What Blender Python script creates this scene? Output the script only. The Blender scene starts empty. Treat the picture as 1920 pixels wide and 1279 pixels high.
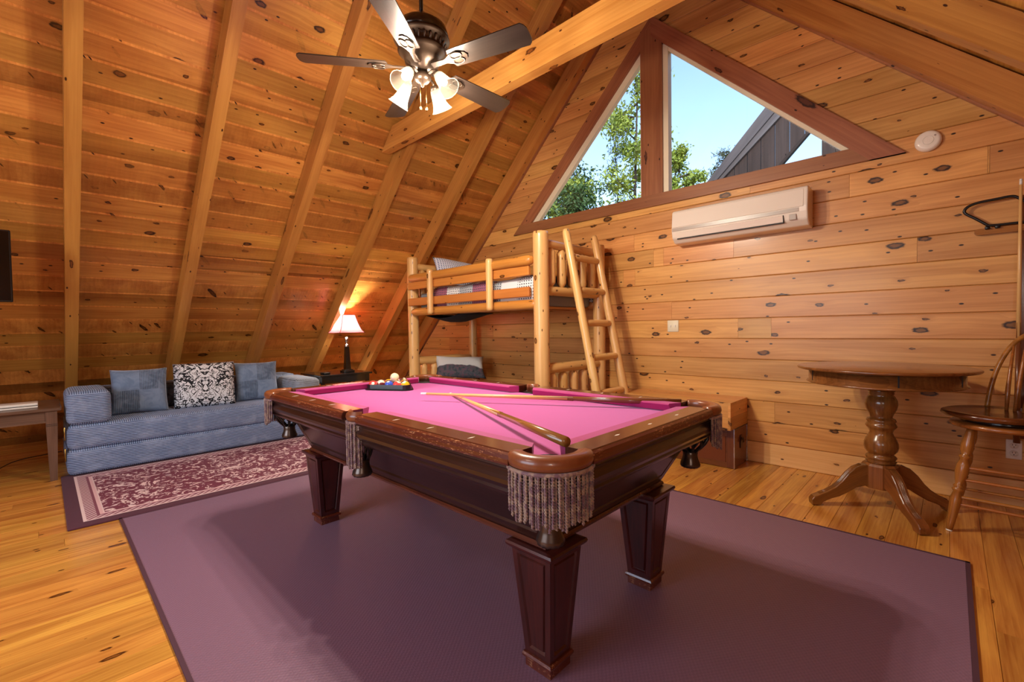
import bpy, bmesh, math, random
from mathutils import Matrix, Vector
from math import sin, cos, pi, radians as R
random.seed(7)
S = bpy.context.scene
COL = S.collection

# ------------------------------------------------------------------ camera, world, lights, exposure
cam = bpy.data.cameras.new('camera'); camo = bpy.data.objects.new('camera', cam); COL.objects.link(camo)
cam.sensor_width = 36.0; cam.lens = 850.0 / 1920 * 36; cam.clip_start = .02; cam.clip_end = 200
yaw, pit, rol = R(-44.034), R(-1.4902), R(-.8497)
fw = Vector((sin(yaw) * cos(pit), cos(yaw) * cos(pit), sin(pit))); rt = Vector((cos(yaw), -sin(yaw), 0)); up = rt.cross(fw)
r2 = rt * cos(rol) + up * sin(rol); u2 = up * cos(rol) - rt * sin(rol)
camo.matrix_world = Matrix(((r2.x, u2.x, -fw.x, 0), (r2.y, u2.y, -fw.y, 0), (r2.z, u2.z, -fw.z, 1.2), (0, 0, 0, 1)))
S.camera = camo

w = bpy.data.worlds.new('sky'); S.world = w; w.use_nodes = True
nt = w.node_tree; nt.nodes.clear()
sky = nt.nodes.new('ShaderNodeTexSky'); sky.sky_type = 'NISHITA'; sky.sun_disc = False
sky.sun_elevation = R(38); sky.sun_rotation = R(150); sky.air_density = 1.0; sky.dust_density = .6; sky.ozone_density = 1.8
bg = nt.nodes.new('ShaderNodeBackground'); bg.inputs['Strength'].default_value = .32
wo = nt.nodes.new('ShaderNodeOutputWorld')
nt.links.new(sky.outputs[0], bg.inputs[0]); nt.links.new(bg.outputs[0], wo.inputs[0])

def lamp(name, kind, loc, energy, color, size=.1, rot=None, **k):
    d = bpy.data.lights.new(name, kind); d.energy = energy; d.color = color
    if kind == 'AREA': d.shape = 'RECTANGLE'; d.size = size; d.size_y = k.get('size_y', size)
    elif kind == 'SUN': d.angle = size
    else: d.shadow_soft_size = size
    o = bpy.data.objects.new(name, d); COL.objects.link(o); o.location = loc
    if rot is not None: o.rotation_euler = rot
    return o
lamp('sun', 'SUN', (0, 0, 20), 3.2, (1, .95, .85), R(.6), (R(48), 0, R(38)))
# unseen fill lights added behind and beside the camera, no fittings there
lamp('camera_side_fill', 'AREA', (1.25, -1.1, 1.75), 20, (1, .93, .86), .7, (R(50), R(12), 0), size_y=.7)  # fill standing in for bounced flash beside the camera
lamp('rear_overhead_fill', 'AREA', (-2.2, -2.0, 3.6), 26, (1, .93, .84), .9, (0, 0, 0), size_y=.9)
# added cool fill standing in for daylight, just inside the back wall opening
lamp('rear_cool_fill', 'AREA', (-2.2, -2.72, 1.7), 45, (.78, .85, 1), 2.6, (R(90), 0, 0), size_y=1.6)

S.view_settings.view_transform = 'Standard'; S.view_settings.look = 'None'
S.view_settings.exposure = .42; S.view_settings.gamma = 1; S.view_settings.use_curve_mapping = False

# ------------------------------------------------------------------ materials
def srgb(h):
    h = h.lstrip('#'); c = [int(h[i:i + 2], 16) / 255 for i in (0, 2, 4)]
    return tuple(x / 12.92 if x <= .04045 else ((x + .055) / 1.055) ** 2.4 for x in c) + (1,)
class NG:
    def __init__(s, name):
        s.m = bpy.data.materials.new(name); s.m.use_nodes = True; s.t = s.m.node_tree; s.t.nodes.clear()
        s.out = s.n('ShaderNodeOutputMaterial'); s.b = s.n('ShaderNodeBsdfPrincipled'); s.l(s.b.outputs[0], s.out.inputs[0])
    def n(s, t, **k):
        x = s.t.nodes.new(t)
        for a, v in k.items(): setattr(x, a, v)
        return x
    def l(s, a, b): s.t.links.new(a, b)
    def put(s, sock, v):
        if isinstance(v, bpy.types.NodeSocket): s.l(v, sock)
        else: sock.default_value = v
    def math(s, op, a, b=0., c=0., clamp=False):
        x = s.n('ShaderNodeMath', operation=op, use_clamp=clamp)
        for i, v in enumerate((a, b, c)): s.put(x.inputs[i], v)
        return x.outputs[0]
    def vm(s, op, a, b=(0, 0, 0)):
        x = s.n('ShaderNodeVectorMath', operation=op); s.put(x.inputs[0], a); s.put(x.inputs[1], b)
        return x.outputs['Value'] if op in ('LENGTH', 'DOT_PRODUCT', 'DISTANCE') else x.outputs[0]
    def mix(s, f, a, b, mode='MIX'):
        x = s.n('ShaderNodeMix', data_type='RGBA', blend_type=mode); s.put(x.inputs[0], f); s.put(x.inputs[6], a); s.put(x.inputs[7], b)
        return x.outputs[2]
    def obj(s): return s.n('ShaderNodeTexCoord').outputs['Object']
    def rand(s): return s.n('ShaderNodeObjectInfo').outputs['Random']
    def xyz(s, v):
        x = s.n('ShaderNodeSeparateXYZ'); s.l(v, x.inputs[0]); return x.outputs
    def comb(s, x, y, z):
        c = s.n('ShaderNodeCombineXYZ')
        for i, v in enumerate((x, y, z)): s.put(c.inputs[i], v)
        return c.outputs[0]
    def noise(s, v, scale=1., detail=3., rough=.5, dist=0.):
        x = s.n('ShaderNodeTexNoise'); s.l(v, x.inputs['Vector']); x.inputs['Scale'].default_value = scale
        x.inputs['Detail'].default_value = detail; x.inputs['Roughness'].default_value = rough; x.inputs['Distortion'].default_value = dist
        return x.outputs[0]
    def ramp(s, f, stops, interp='LINEAR'):
        x = s.n('ShaderNodeValToRGB'); x.color_ramp.interpolation = interp; s.l(f, x.inputs[0]); e = x.color_ramp.elements
        while len(e) < len(stops): e.new(.5)
        for i, (p, c) in enumerate(stops): e[i].position = p; e[i].color = c if len(c) == 4 else tuple(c) + (1,)
        return x.outputs[0]
    def sm(s, v, a, b):
        x = s.n('ShaderNodeMapRange', interpolation_type='SMOOTHSTEP'); s.l(v, x.inputs[0]); x.inputs[1].default_value = a; x.inputs[2].default_value = b
        return x.outputs[0]
    def bump(s, h, strength=.2, dist=.01):
        x = s.n('ShaderNodeBump'); x.inputs['Strength'].default_value = strength; x.inputs['Distance'].default_value = dist
        s.l(h, x.inputs['Height']); s.l(x.outputs[0], s.b.inputs['Normal'])
    def fin(s, col=None, rough=.5, **k):
        if col is not None: s.put(s.b.inputs['Base Color'], col)
        s.put(s.b.inputs['Roughness'], rough)
        for a, v in k.items(): s.put(s.b.inputs[a.replace('_', ' ')], v)
        return s.m
def plain(name, hexc, rough=.5, **k): return NG(name).fin(srgb(hexc), rough, **k)

def wood(name, light, dark, knot='#3a1c0c', kn=.5, rough=.32, coat=.25, var=.35, sc=1.0, kscale=(2.5, 5.6, 5.6), streak=.55, spec=.4):
    g = NG(name); p = g.obj(); rd = g.rand()
    off = g.comb(g.math('MULTIPLY', rd, 57.3), g.math('MULTIPLY', rd, 23.7), g.math('MULTIPLY', rd, 91.1))
    p2 = g.vm('ADD', p, off)
    sep = g.xyz(p2); yz = g.math('ADD', sep[1], sep[2])
    flat2 = lambda a, b: g.comb(g.math('MULTIPLY', sep[0], a), g.math('MULTIPLY', yz, b), 0.)
    vo = g.n('ShaderNodeTexVoronoi', voronoi_dimensions='2D'); g.l(flat2(kscale[0], kscale[1]), vo.inputs['Vector']); vo.inputs['Scale'].default_value = 1
    d = vo.outputs['Distance']; cr = g.xyz(vo.outputs['Color'])
    size = g.math('MULTIPLY', g.math('GREATER_THAN', cr[0], 1 - kn), g.math('MULTIPLY_ADD', g.math('MULTIPLY', cr[1], cr[1]), .13, .045))   # 0 .. .22
    dd = g.math('ADD', d, g.math('MULTIPLY', g.math('SUBTRACT', g.noise(g.vm('MULTIPLY', p2, (30, 60, 60)), 1., 2.), .5), .11))
    km = g.math('SUBTRACT', 1., g.math('DIVIDE', dd, g.math('ADD', size, .001)), clamp=True)
    kmask = g.sm(km, .02, .35); kcore = g.sm(km, .35, .7)
    halo = g.math('MULTIPLY', g.math('SUBTRACT', 1., g.math('DIVIDE', d, g.math('ADD', g.math('MULTIPLY', size, 3.2), .001)), clamp=True), 1.)
    xs = g.xyz(p2)
    yb = g.math('ADD', xs[1], g.math('MULTIPLY', halo, .02))
    gv = g.comb(g.math('MULTIPLY', xs[0], .9 * sc), g.math('MULTIPLY', yb, 9 * sc), g.math('MULTIPLY', xs[2], 9 * sc))
    big = g.noise(gv, 1., 3., .55, .6)
    fine = g.noise(g.vm('MULTIPLY', gv, (2.2, 9, 9)), 1., 4., .6)
    wv = g.n('ShaderNodeTexWave', wave_type='BANDS', bands_direction='Y', wave_profile='SAW')
    g.l(g.comb(g.math('MULTIPLY', xs[0], .5 * sc), g.math('MULTIPLY', yb, 6 * sc), g.math('MULTIPLY', xs[2], 6 * sc)), wv.inputs['Vector'])
    wv.inputs['Scale'].default_value = 1.6; wv.inputs['Distortion'].default_value = 5; wv.inputs['Detail'].default_value = 2; wv.inputs['Detail Scale'].default_value = .7
    f = g.math('ADD', g.math('MULTIPLY', g.sm(big, .3, .72), streak), g.math('ADD', g.math('MULTIPLY', wv.outputs['Fac'], .22), g.math('MULTIPLY', g.math('SUBTRACT', fine, .5), .7)), clamp=True)
    col = g.mix(f, srgb(light), srgb(dark))
    # each piece a little lighter or darker, a few redder
    hs = g.n('ShaderNodeHueSaturation'); g.l(col, hs.inputs['Color'])
    g.l(g.math('ADD', 1 - var / 2, g.math('MULTIPLY', g.math('FRACT', g.math('MULTIPLY', rd, 13.7)), var)), hs.inputs['Value'])
    g.l(g.math('ADD', .492, g.math('MULTIPLY', g.math('FRACT', g.math('MULTIPLY', rd, 7.9)), .014)), hs.inputs['Hue'])
    col = g.mix(g.math('MULTIPLY', halo, .35), hs.outputs[0], srgb(dark))
    if kn > .01:
        v2 = g.n('ShaderNodeTexVoronoi', voronoi_dimensions='2D'); g.l(flat2(6., 13.), v2.inputs['Vector']); v2.inputs['Scale'].default_value = 1; c2 = g.xyz(v2.outputs['Color'])
        pin = g.math('MULTIPLY', g.math('SUBTRACT', 1., g.math('DIVIDE', v2.outputs['Distance'], .10), clamp=True), g.math('GREATER_THAN', c2[0], 1 - kn * .32))
        col = g.mix(g.sm(pin, .05, .45), col, srgb(knot))
    if kn > .01:
        col = g.mix(kmask, col, srgb(knot)); col = g.mix(g.math('MULTIPLY', kcore, .45), col, srgb(dark))
    g.bump(g.math('SUBTRACT', g.math('MULTIPLY', fine, .5), g.math('MULTIPLY', kmask, .4)), .12, .003)
    return g.fin(col, rough, Coat_Weight=coat, Coat_Roughness=.16, Specular_IOR_Level=spec)

M = {}
M['ceil'] = wood('varnished_pine_ceiling', '#d49848', '#a05e24', '#160904', kn=.462, rough=.36, coat=.25, kscale=(3.0, 5.6, 5.6))
M['gable'] = wood('varnished_pine_wall', '#dea460', '#b07236', '#2a140c', kn=.6, rough=.38, coat=.12)
M['base'] = wood('pale_pine_baseboard', '#e4b47c', '#c88c52', '#5a3018', kn=.35, rough=.4, coat=.1)
M['rafter'] = wood('varnished_pine_rafter', '#c88e46', '#a0622a', '#341608', kn=.4, rough=.38, coat=.12, kscale=(1.3, 5, 5))
M['beam'] = wood('orange_pine_beam', '#d89a52', '#b26c2c', '#4c220e', kn=.55, rough=.34, coat=.15, kscale=(1.7, 5, 5), var=.05)
M['trim'] = wood('reddish_cedar_trim', '#a66c48', '#7c4630', '#2c1410', kn=.4, rough=.4, coat=.1, kscale=(1.4, 5, 5))
M['floor'] = wood('worn_pine_floor', '#dca048', '#a8662a', '#3c1c08', kn=.2, rough=.27, coat=.35, sc=1.7, kscale=(3, 9, 9), streak=.7, var=.3)
M['log'] = wood('peeled_cedar_log', '#e6b878', '#c88e4e', '#401c0a', kn=.5, rough=.34, coat=.3, kscale=(4.5, 9, 9), var=.12, streak=.45)
M['slat'] = wood('orange_pine_slat', '#cc8840', '#b06c2c', '#3a1a0a', kn=.4, rough=.38, coat=.2, kscale=(3.5, 9, 9), var=.1)
M['mahogleg'] = wood('mahogany_leg', '#4e1c16', '#260e0e', kn=0.001, rough=.28, coat=.5, var=.05, sc=2)
M['mahog'] = wood('dark_mahogany', '#321814', '#1a0c0c', kn=0.001, rough=.3, coat=.5, var=.05, sc=2)
M['mahogred'] = wood('red_mahogany_rail', '#5a2c1c', '#38180f', kn=0.001, rough=.25, coat=.6, var=.04, sc=2)
M['walnut'] = wood('brown_stained_table_wood', '#8c5628', '#4e2c12', kn=0.001, rough=.24, coat=.55, var=.08, sc=1.6)
M['chairw'] = wood('honey_chair_wood', '#a8682c', '#6c3c16', kn=0.001, rough=.26, coat=.35, var=.08, sc=1.8)
M['chairdark'] = wood('brown_chair_seat_wood', '#6e3c18', '#42200c', kn=0.001, rough=.2, coat=.6, var=.08, sc=1.6)
M['greywood'] = wood('greyish_brown_table_wood', '#6e5344', '#4c362a', kn=0.001, rough=.35, coat=.2, var=.06, sc=2)
M['chest'] = wood('chest_red_brown_wood', '#7a4424', '#4a2412', kn=0.001, rough=.25, coat=.4, var=.05, sc=2)
M['extdark'] = wood('weathered_dark_siding', '#4a4040', '#2e2828', '#181412', kn=.2, rough=.8, coat=0, var=.3)
M['extgrey'] = wood('weathered_grey_fascia', '#6c6a70', '#504e54', '#181412', kn=.1, rough=.8, coat=0, var=.2)
M['cream'] = plain('cream_painted_stop', '#e8dcc0', .5)
M['white'] = plain('white_plastic', '#e6ded2', .35)
M['acwhite'] = plain('warm_white_plastic', '#eadfd2', .22, Coat_Weight=.4)
M['acgrey'] = plain('pale_grey_plastic', '#a89c92', .3)
M['dkslot'] = plain('dark_gap', '#141010', .6)
M['black'] = plain('black_lacquer', '#0c0b0c', .22, Coat_Weight=.4)
M['blackplastic'] = plain('black_plastic', '#101012', .3)
M['screen'] = plain('black_screen', '#050506', .12)
M['bronze'] = plain('oil_rubbed_bronze', '#3a2c22', .35, Metallic=.7)
M['chrome'] = plain('chrome_metal', '#c8c8cc', .12, Metallic=1)
M['brass'] = plain('brass_metal', '#b8934c', .25, Metallic=1)
M['ivory'] = plain('ivory_marker', '#e6dccc', .3)
M['pewter'] = plain('antique_pewter', '#5c5048', .3, Metallic=.8)

def cordtex(name, a, b, axis, pitch=.0145, rough=.85):
    g = NG(name); p = g.obj(); x = g.xyz(p); nrm = g.xyz(g.n('ShaderNodeTexCoord').outputs['Normal'])
    up = g.math('GREATER_THAN', g.math('ABSOLUTE', nrm[2]), .6)
    co = g.math('ADD', g.math('MULTIPLY', up, x[1]), g.math('MULTIPLY', g.math('SUBTRACT', 1., up), x[axis]))
    wv = g.math('SINE', g.math('MULTIPLY', co, 2 * pi / pitch)); h = g.sm(g.math('MULTIPLY_ADD', wv, .5, .5), .1, .8)
    nz = g.noise(p, 9., 4., .6, .5); nap = g.sm(nz, .42, .7)
    col = g.mix(h, srgb(a), srgb(b)); col = g.mix(g.math('MULTIPLY', nap, .4), col, srgb('#a4b4d2'))
    g.bump(h, .8, .006)
    return g.fin(col, rough, Sheen_Weight=.2, Sheen_Roughness=.4, Sheen_Tint=(.7, .8, 1, 1))
M['cordz'] = cordtex('blue_grey_corduroy_across', '#425478', '#90a4c8', 2)
M['cordy'] = cordtex('blue_grey_corduroy_upright', '#3a4c70', '#8496ba', 0)
M['cordark'] = cordtex('dark_grey_corduroy', '#1c232e', '#4a566a', 2)
M['cordgrey'] = cordtex('grey_corduroy', '#4c5660', '#a8b2be', 2)
g = NG('patchwork_velour'); p = g.obj(); x = g.xyz(p)
q = g.math('MULTIPLY', g.math('SIGN', x[0]), g.math('SIGN', x[1]))
rib = g.math('MULTIPLY_ADD', g.math('SINE', g.math('MULTIPLY', x[0], 2 * pi / .013)), .5, .5)
isr = g.sm(q, -.2, .2)
nz = g.sm(g.noise(p, 11., 4., .6, 1.), .35, .7)
col = g.mix(g.math('MULTIPLY', isr, rib), srgb('#607490'), srgb('#2c3c54')); col = g.mix(g.math('MULTIPLY', nz, .4), col, srgb('#8ea0bc'))
g.bump(g.math('MULTIPLY', isr, rib), .6, .004)
M['patch'] = g.fin(col, .85, Sheen_Weight=.5, Sheen_Tint=(.7, .8, 1, 1))
g = NG('black_white_damask'); p = g.obj(); x = g.xyz(p)
mv = g.comb(g.math('ABSOLUTE', x[0]), x[1], 0.)
n1 = g.noise(mv, 11., 2., .5, 2.); band = g.math('ABSOLUTE', g.math('SUBTRACT', g.math('FRACT', g.math('MULTIPLY', n1, 5.)), .5))
dg = g.math('ABSOLUTE', g.math('SINE', g.math('MULTIPLY', g.math('ADD', g.math('ABSOLUTE', x[0]), x[1]), 24.)))
v = g.math('SUBTRACT', g.math('ADD', band, g.math('MULTIPLY', g.math('SUBTRACT', g.noise(mv, 40., 2.), .5), .35)), g.math('MULTIPLY', g.math('SUBTRACT', .12, dg, clamp=True), 2.))
M['damask'] = g.fin(g.mix(g.sm(v, .2, .26), srgb('#0c0e18'), srgb('#d4d6dc')), .85)
g = NG('patterned_purple_carpet'); p = g.obj(); x = g.xyz(p)
t1 = g.math('SINE', g.math('MULTIPLY', x[0], 2 * pi / .016)); t2 = g.math('SINE', g.math('MULTIPLY', x[1], 2 * pi / .022))
wv = g.math('MULTIPLY_ADD', g.math('MULTIPLY', t1, t2), .5, .5)
nz = g.noise(p, 220., 2.); bg_ = g.noise(p, 2.2, 3., .6)
col = g.mix(g.math('MULTIPLY', wv, .5), srgb('#7e5a70'), srgb('#5a3e50')); col = g.mix(g.math('MULTIPLY', nz, .35), col, srgb('#7c5a72'))
g.bump(g.math('ADD', g.math('MULTIPLY', wv, .6), nz), .35, .004)
M['rug'] = g.fin(col, .5, Sheen_Weight=.12, Sheen_Tint=(.85, .8, 1, 1), Specular_IOR_Level=.7)
M['rugedge'] = plain('plum_binding', '#4a2a38', .8)
# floral burgundy rug: local x across (front edge = +x), y along
g = NG('floral_burgundy_rug'); p = g.obj(); x = g.xyz(p)
n1 = g.noise(p, 4.6, 2., .5, 2.2); v1 = g.math('ABSOLUTE', g.math('SUBTRACT', g.math('FRACT', g.math('MULTIPLY', n1, 5.)), .5))
n2 = g.noise(p, 27., 2., .6, .8); n3 = g.noise(p, 4., 2., .5)
fl = g.sm(g.math('ADD', g.math('SUBTRACT', .22, v1), g.math('MULTIPLY', g.math('SUBTRACT', n2, .5), 1.5)), .06, .14)
fl = g.math('MULTIPLY', fl, g.sm(n3, .3, .42))
body = g.mix(fl, srgb('#6c1c38'), srgb('#e0c8c8'))
ex = g.math('SUBTRACT', .74, g.math('ABSOLUTE', x[0])); ey = g.math('SUBTRACT', 1.09, g.math('ABSOLUTE', x[1])); e = g.math('MINIMUM', ex, ey)
rope = g.math('SINE', g.math('MULTIPLY', g.math('ADD', x[0], x[1]), 150.))
bc = g.mix(g.sm(rope, -.3, .3), srgb('#7c3c50'), srgb('#d2b6b8'))
st = lambda a, b: g.math('MULTIPLY', g.math('GREATER_THAN', e, a), g.math('LESS_THAN', e, b))
col = g.mix(g.math('GREATER_THAN', e, .075), srgb('#4c1c30'), srgb('#dcc4c4'))
col = g.mix(st(.092, .145), col, bc); col = g.mix(st(.145, .16), col, srgb('#7c3c50')); col = g.mix(st(.16, .178), col, srgb('#d8b0b4'))
col = g.mix(g.math('GREATER_THAN', e, .185), col, body)
g.bump(g.noise(p, 260., 2.), .4, .003)
M['prug'] = g.fin(col, .85, Sheen_Weight=.05)
g = NG('pink_billiard_cloth'); p = g.obj()
M['cloth'] = g.fin(g.mix(g.math('MULTIPLY', g.noise(p, 300., 2.), .8), srgb('#bc4a98'), srgb('#a03480')), .8, Sheen_Weight=.55, Sheen_Roughness=.4, Sheen_Tint=(1, .7, .95, 1))
g = NG('magenta_cushion_cloth'); p = g.obj()
M['cushion'] = g.fin(g.mix(g.math('MULTIPLY', g.noise(p, 300., 2.), .6), srgb('#a8246c'), srgb('#8c1858')), .75, Sheen_Weight=.35, Sheen_Roughness=.4, Sheen_Tint=(1, .7, .95, 1))
g = NG('worn_mahogany_edge'); p = g.obj()
wm = g.sm(g.noise(g.vm('MULTIPLY', p, (45, 160, 220)), 1., 5., .75), .56, .62)
wm2 = g.math('MULTIPLY', wm, g.sm(g.noise(p, 5., 2.), .4, .56))
M['wear'] = g.fin(g.mix(wm2, srgb('#5a2414'), srgb('#bc8860')), .3, Coat_Weight=.4)
g = NG('brown_pocket_leather'); p = g.obj()
M['leather'] = g.fin(g.mix(g.noise(p, 30., 5., .7), srgb('#6a341c'), srgb('#8c5230')), .32, Coat_Weight=.3)
M['strap'] = plain('dark_leather', '#1c1412', .3, Coat_Weight=.3)
g = NG('twisted_fringe_yarn'); p = g.obj()
M['fringe'] = g.fin(g.mix(g.sm(g.noise(p, 55., 2.), .4, .6), srgb('#a08878'), srgb('#70505c')), .55, Sheen_Weight=.3)
g = NG('cue_maple'); M['maple'] = g.fin(srgb('#dcae70'), .3, Coat_Weight=.4)
M['cuebutt'] = plain('stained_cue_butt', '#8a5a2a', .25, Coat_Weight=.5)
M['cuedark'] = plain('brown_cue_butt', '#6c3c22', .25, Coat_Weight=.5)
M['tip'] = plain('white_cue_ferrule', '#e8e4e0', .4)
def glass():
    m = bpy.data.materials.new('window_glass'); m.use_nodes = True; t = m.node_tree; t.nodes.clear()
    o = t.nodes.new('ShaderNodeOutputMaterial'); mx = t.nodes.new('ShaderNodeMixShader'); tr = t.nodes.new('ShaderNodeBsdfTransparent'); gl = t.nodes.new('ShaderNodeBsdfGlossy')
    fr_ = t.nodes.new('ShaderNodeFresnel'); fr_.inputs[0].default_value = 1.3; gl.inputs['Roughness'].default_value = .02
    t.links.new(fr_.outputs[0], mx.inputs[0]); t.links.new(tr.outputs[0], mx.inputs[1]); t.links.new(gl.outputs[0], mx.inputs[2]); t.links.new(mx.outputs[0], o.inputs[0])
    return m
M['glass'] = glass()
def lit(name, col, strength, transp, emit):
    m = bpy.data.materials.new(name); m.use_nodes = True; t = m.node_tree; t.nodes.clear()
    o = t.nodes.new('ShaderNodeOutputMaterial'); mx = t.nodes.new('ShaderNodeMixShader'); tr = t.nodes.new('ShaderNodeBsdfTransparent')
    ad = t.nodes.new('ShaderNodeAddShader'); em = t.nodes.new('ShaderNodeEmission'); df = t.nodes.new('ShaderNodeBsdfTranslucent')
    em.inputs[0].default_value = emit; em.inputs[1].default_value = strength; df.inputs[0].default_value = col
    t.links.new(em.outputs[0], ad.inputs[0]); t.links.new(df.outputs[0], ad.inputs[1]); mx.inputs[0].default_value = 1 - transp
    t.links.new(tr.outputs[0], mx.inputs[1]); t.links.new(ad.outputs[0], mx.inputs[2]); t.links.new(mx.outputs[0], o.inputs[0])
    return m
M['shadeglass'] = lit('lit_frosted_glass', (.1, .09, .07, 1), .3, .74, (1, .84, .62, 1))
M['bulb'] = lit('glowing_bulb', (1, 1, 1, 1), 9., .0, (1, .88, .7, 1))
def shade(name, a, strength):
    m = bpy.data.materials.new(name); m.use_nodes = True; t = m.node_tree; t.nodes.clear()
    o = t.nodes.new('ShaderNodeOutputMaterial'); mx = t.nodes.new('ShaderNodeMixShader'); df = t.nodes.new('ShaderNodeBsdfDiffuse'); tl = t.nodes.new('ShaderNodeBsdfTranslucent')
    df.inputs[0].default_value = a; tl.inputs[0].default_value = a; mx.inputs[0].default_value = .5
    t.links.new(df.outputs[0], mx.inputs[1]); t.links.new(tl.outputs[0], mx.inputs[2]); t.links.new(mx.outputs[0], o.inputs[0])
    return m
M['redshade'] = shade('red_fabric_shade', (.85, .26, .3, 1), 1)
M['whiteshade'] = shade('white_lining', (.95, .9, .86, 1), 1)
g = NG('plaid_patch_quilt'); p = g.obj(); x = g.xyz(p)
cx = g.math('FLOOR', g.math('MULTIPLY', x[0], 4.5)); cy = g.math('FLOOR', g.math('MULTIPLY', x[1], 4.5))
wn = g.n('ShaderNodeTexWhiteNoise', noise_dimensions='2D'); g.l(g.comb(cx, cy, 0.), wn.inputs['Vector'])
base = g.ramp(wn.outputs['Value'], [(0, srgb('#d8dbe0')), (.35, srgb('#aeb4bc')), (.5, srgb('#e2e4e6')), (.68, srgb('#9a5a74')), (.86, srgb('#c4c8cc'))], 'CONSTANT')
ck = g.math('MULTIPLY', g.math('GREATER_THAN', g.math('SINE', g.math('MULTIPLY', x[0], 210.)), .1), g.math('GREATER_THAN', g.math('SINE', g.math('MULTIPLY', g.math('ADD', x[1], x[2]), 210.)), .1))
M['quilt'] = g.fin(g.mix(g.math('MULTIPLY', ck, g.math('GREATER_THAN', wn.outputs['Value'], .25)), base, srgb('#3c4250')), .85)
g = NG('blue_check_pillowcase'); p = g.obj(); x = g.xyz(p)
ck = g.math('MULTIPLY', g.math('GREATER_THAN', g.math('SINE', g.math('MULTIPLY', x[0], 230.)), 0.), g.math('GREATER_THAN', g.math('SINE', g.math('MULTIPLY', x[1], 230.)), 0.))
M['bluecheck'] = g.fin(g.mix(ck, srgb('#d8def0'), srgb('#4c5c8c')), .85)
g = NG('eagle_landscape_pillow'); p = g.obj(); x = g.xyz(p)
hz = g.math('ADD', x[1], g.math('MULTIPLY', g.math('SUBTRACT', g.noise(p, 6., 2.), .5), .12))
dk = g.ramp(g.noise(p, 26., 4., .7), [(.3, srgb('#1c222c')), (.5, srgb('#4a4e58')), (.6, srgb('#6a4450')), (.7, srgb('#38486a'))])
M['eaglep'] = g.fin(g.mix(g.sm(hz, -.03, -.015), dk, srgb('#c8cacc')), .85)
M['navy'] = plain('navy_cloth', '#10131e', .9)
M['mattress'] = plain('grey_mattress_ticking', '#8c9096', .9)
def leafm(name, a, b):
    g = NG(name); p = g.obj()
    m = g.fin(g.mix(g.noise(p, 1.7, 4., .7), srgb(a), srgb(b)), .6)
    return m
M['leafy'] = leafm('sunlit_green_leaves', '#3c5a18', '#a8b848'); M['leafd'] = leafm('deep_green_leaves', '#1c3018', '#4c7030')
M['leafp'] = leafm('pine_needles', '#2a3820', '#5c6438'); M['bark'] = plain('grey_bark', '#4a4038', .9); M['soil'] = plain('forest_ground', '#2c3a1c', .95)

# ------------------------------------------------------------------ mesh helpers
WM = {}
def fr(o, x=(1, 0, 0), z=(0, 0, 1)):
    x = Vector(x).normalized(); z = Vector(z); z = (z - x * z.dot(x)).normalized(); y = z.cross(x); o = Vector(o)
    return Matrix(((x.x, y.x, z.x, o.x), (x.y, y.y, z.y, o.y), (x.z, y.z, z.z, o.z), (0, 0, 0, 1)))
def fra(o, x):
    x = Vector(x).normalized(); h = Vector((0, 0, 1)) if abs(x.z) < .9 else Vector((0, -1, 0)); return fr(o, x, h)
def place(o, Mw, parent):
    WM[o.name] = Mw
    if parent is not None:
        o.parent = parent; o.matrix_basis = WM[parent.name].inverted() @ Mw
    else: o.matrix_basis = Mw
    COL.objects.link(o); return o
def tag(o, label=None, cat=None, group=None, kind=None):
    if label: o['label'] = label
    if cat: o['category'] = cat
    if group: o['group'] = group
    if kind: o['kind'] = kind
    return o
def root(name, loc, label=None, cat=None, group=None, kind=None, rz=0):
    o = bpy.data.objects.new(name, None); o.empty_display_size = .05
    place(o, Matrix.Translation(Vector(loc)) @ Matrix.Rotation(rz, 4, 'Z'), None); return tag(o, label, cat, group, kind)
def copytree(o, Mw, label=None, parent=None, kids=True):
    c = o.copy(); place(c, Mw, parent)
    if label: c['label'] = label
    if kids:
        D = Mw @ WM[o.name].inverted()
        for ch in [k for k in KIDS.get(o.name, [])]: copytree(ch, D @ WM[ch.name], None, c)
    if parent is not None: KIDS.setdefault(parent.name, []).append(c)
    return c
KIDS = {}
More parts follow.
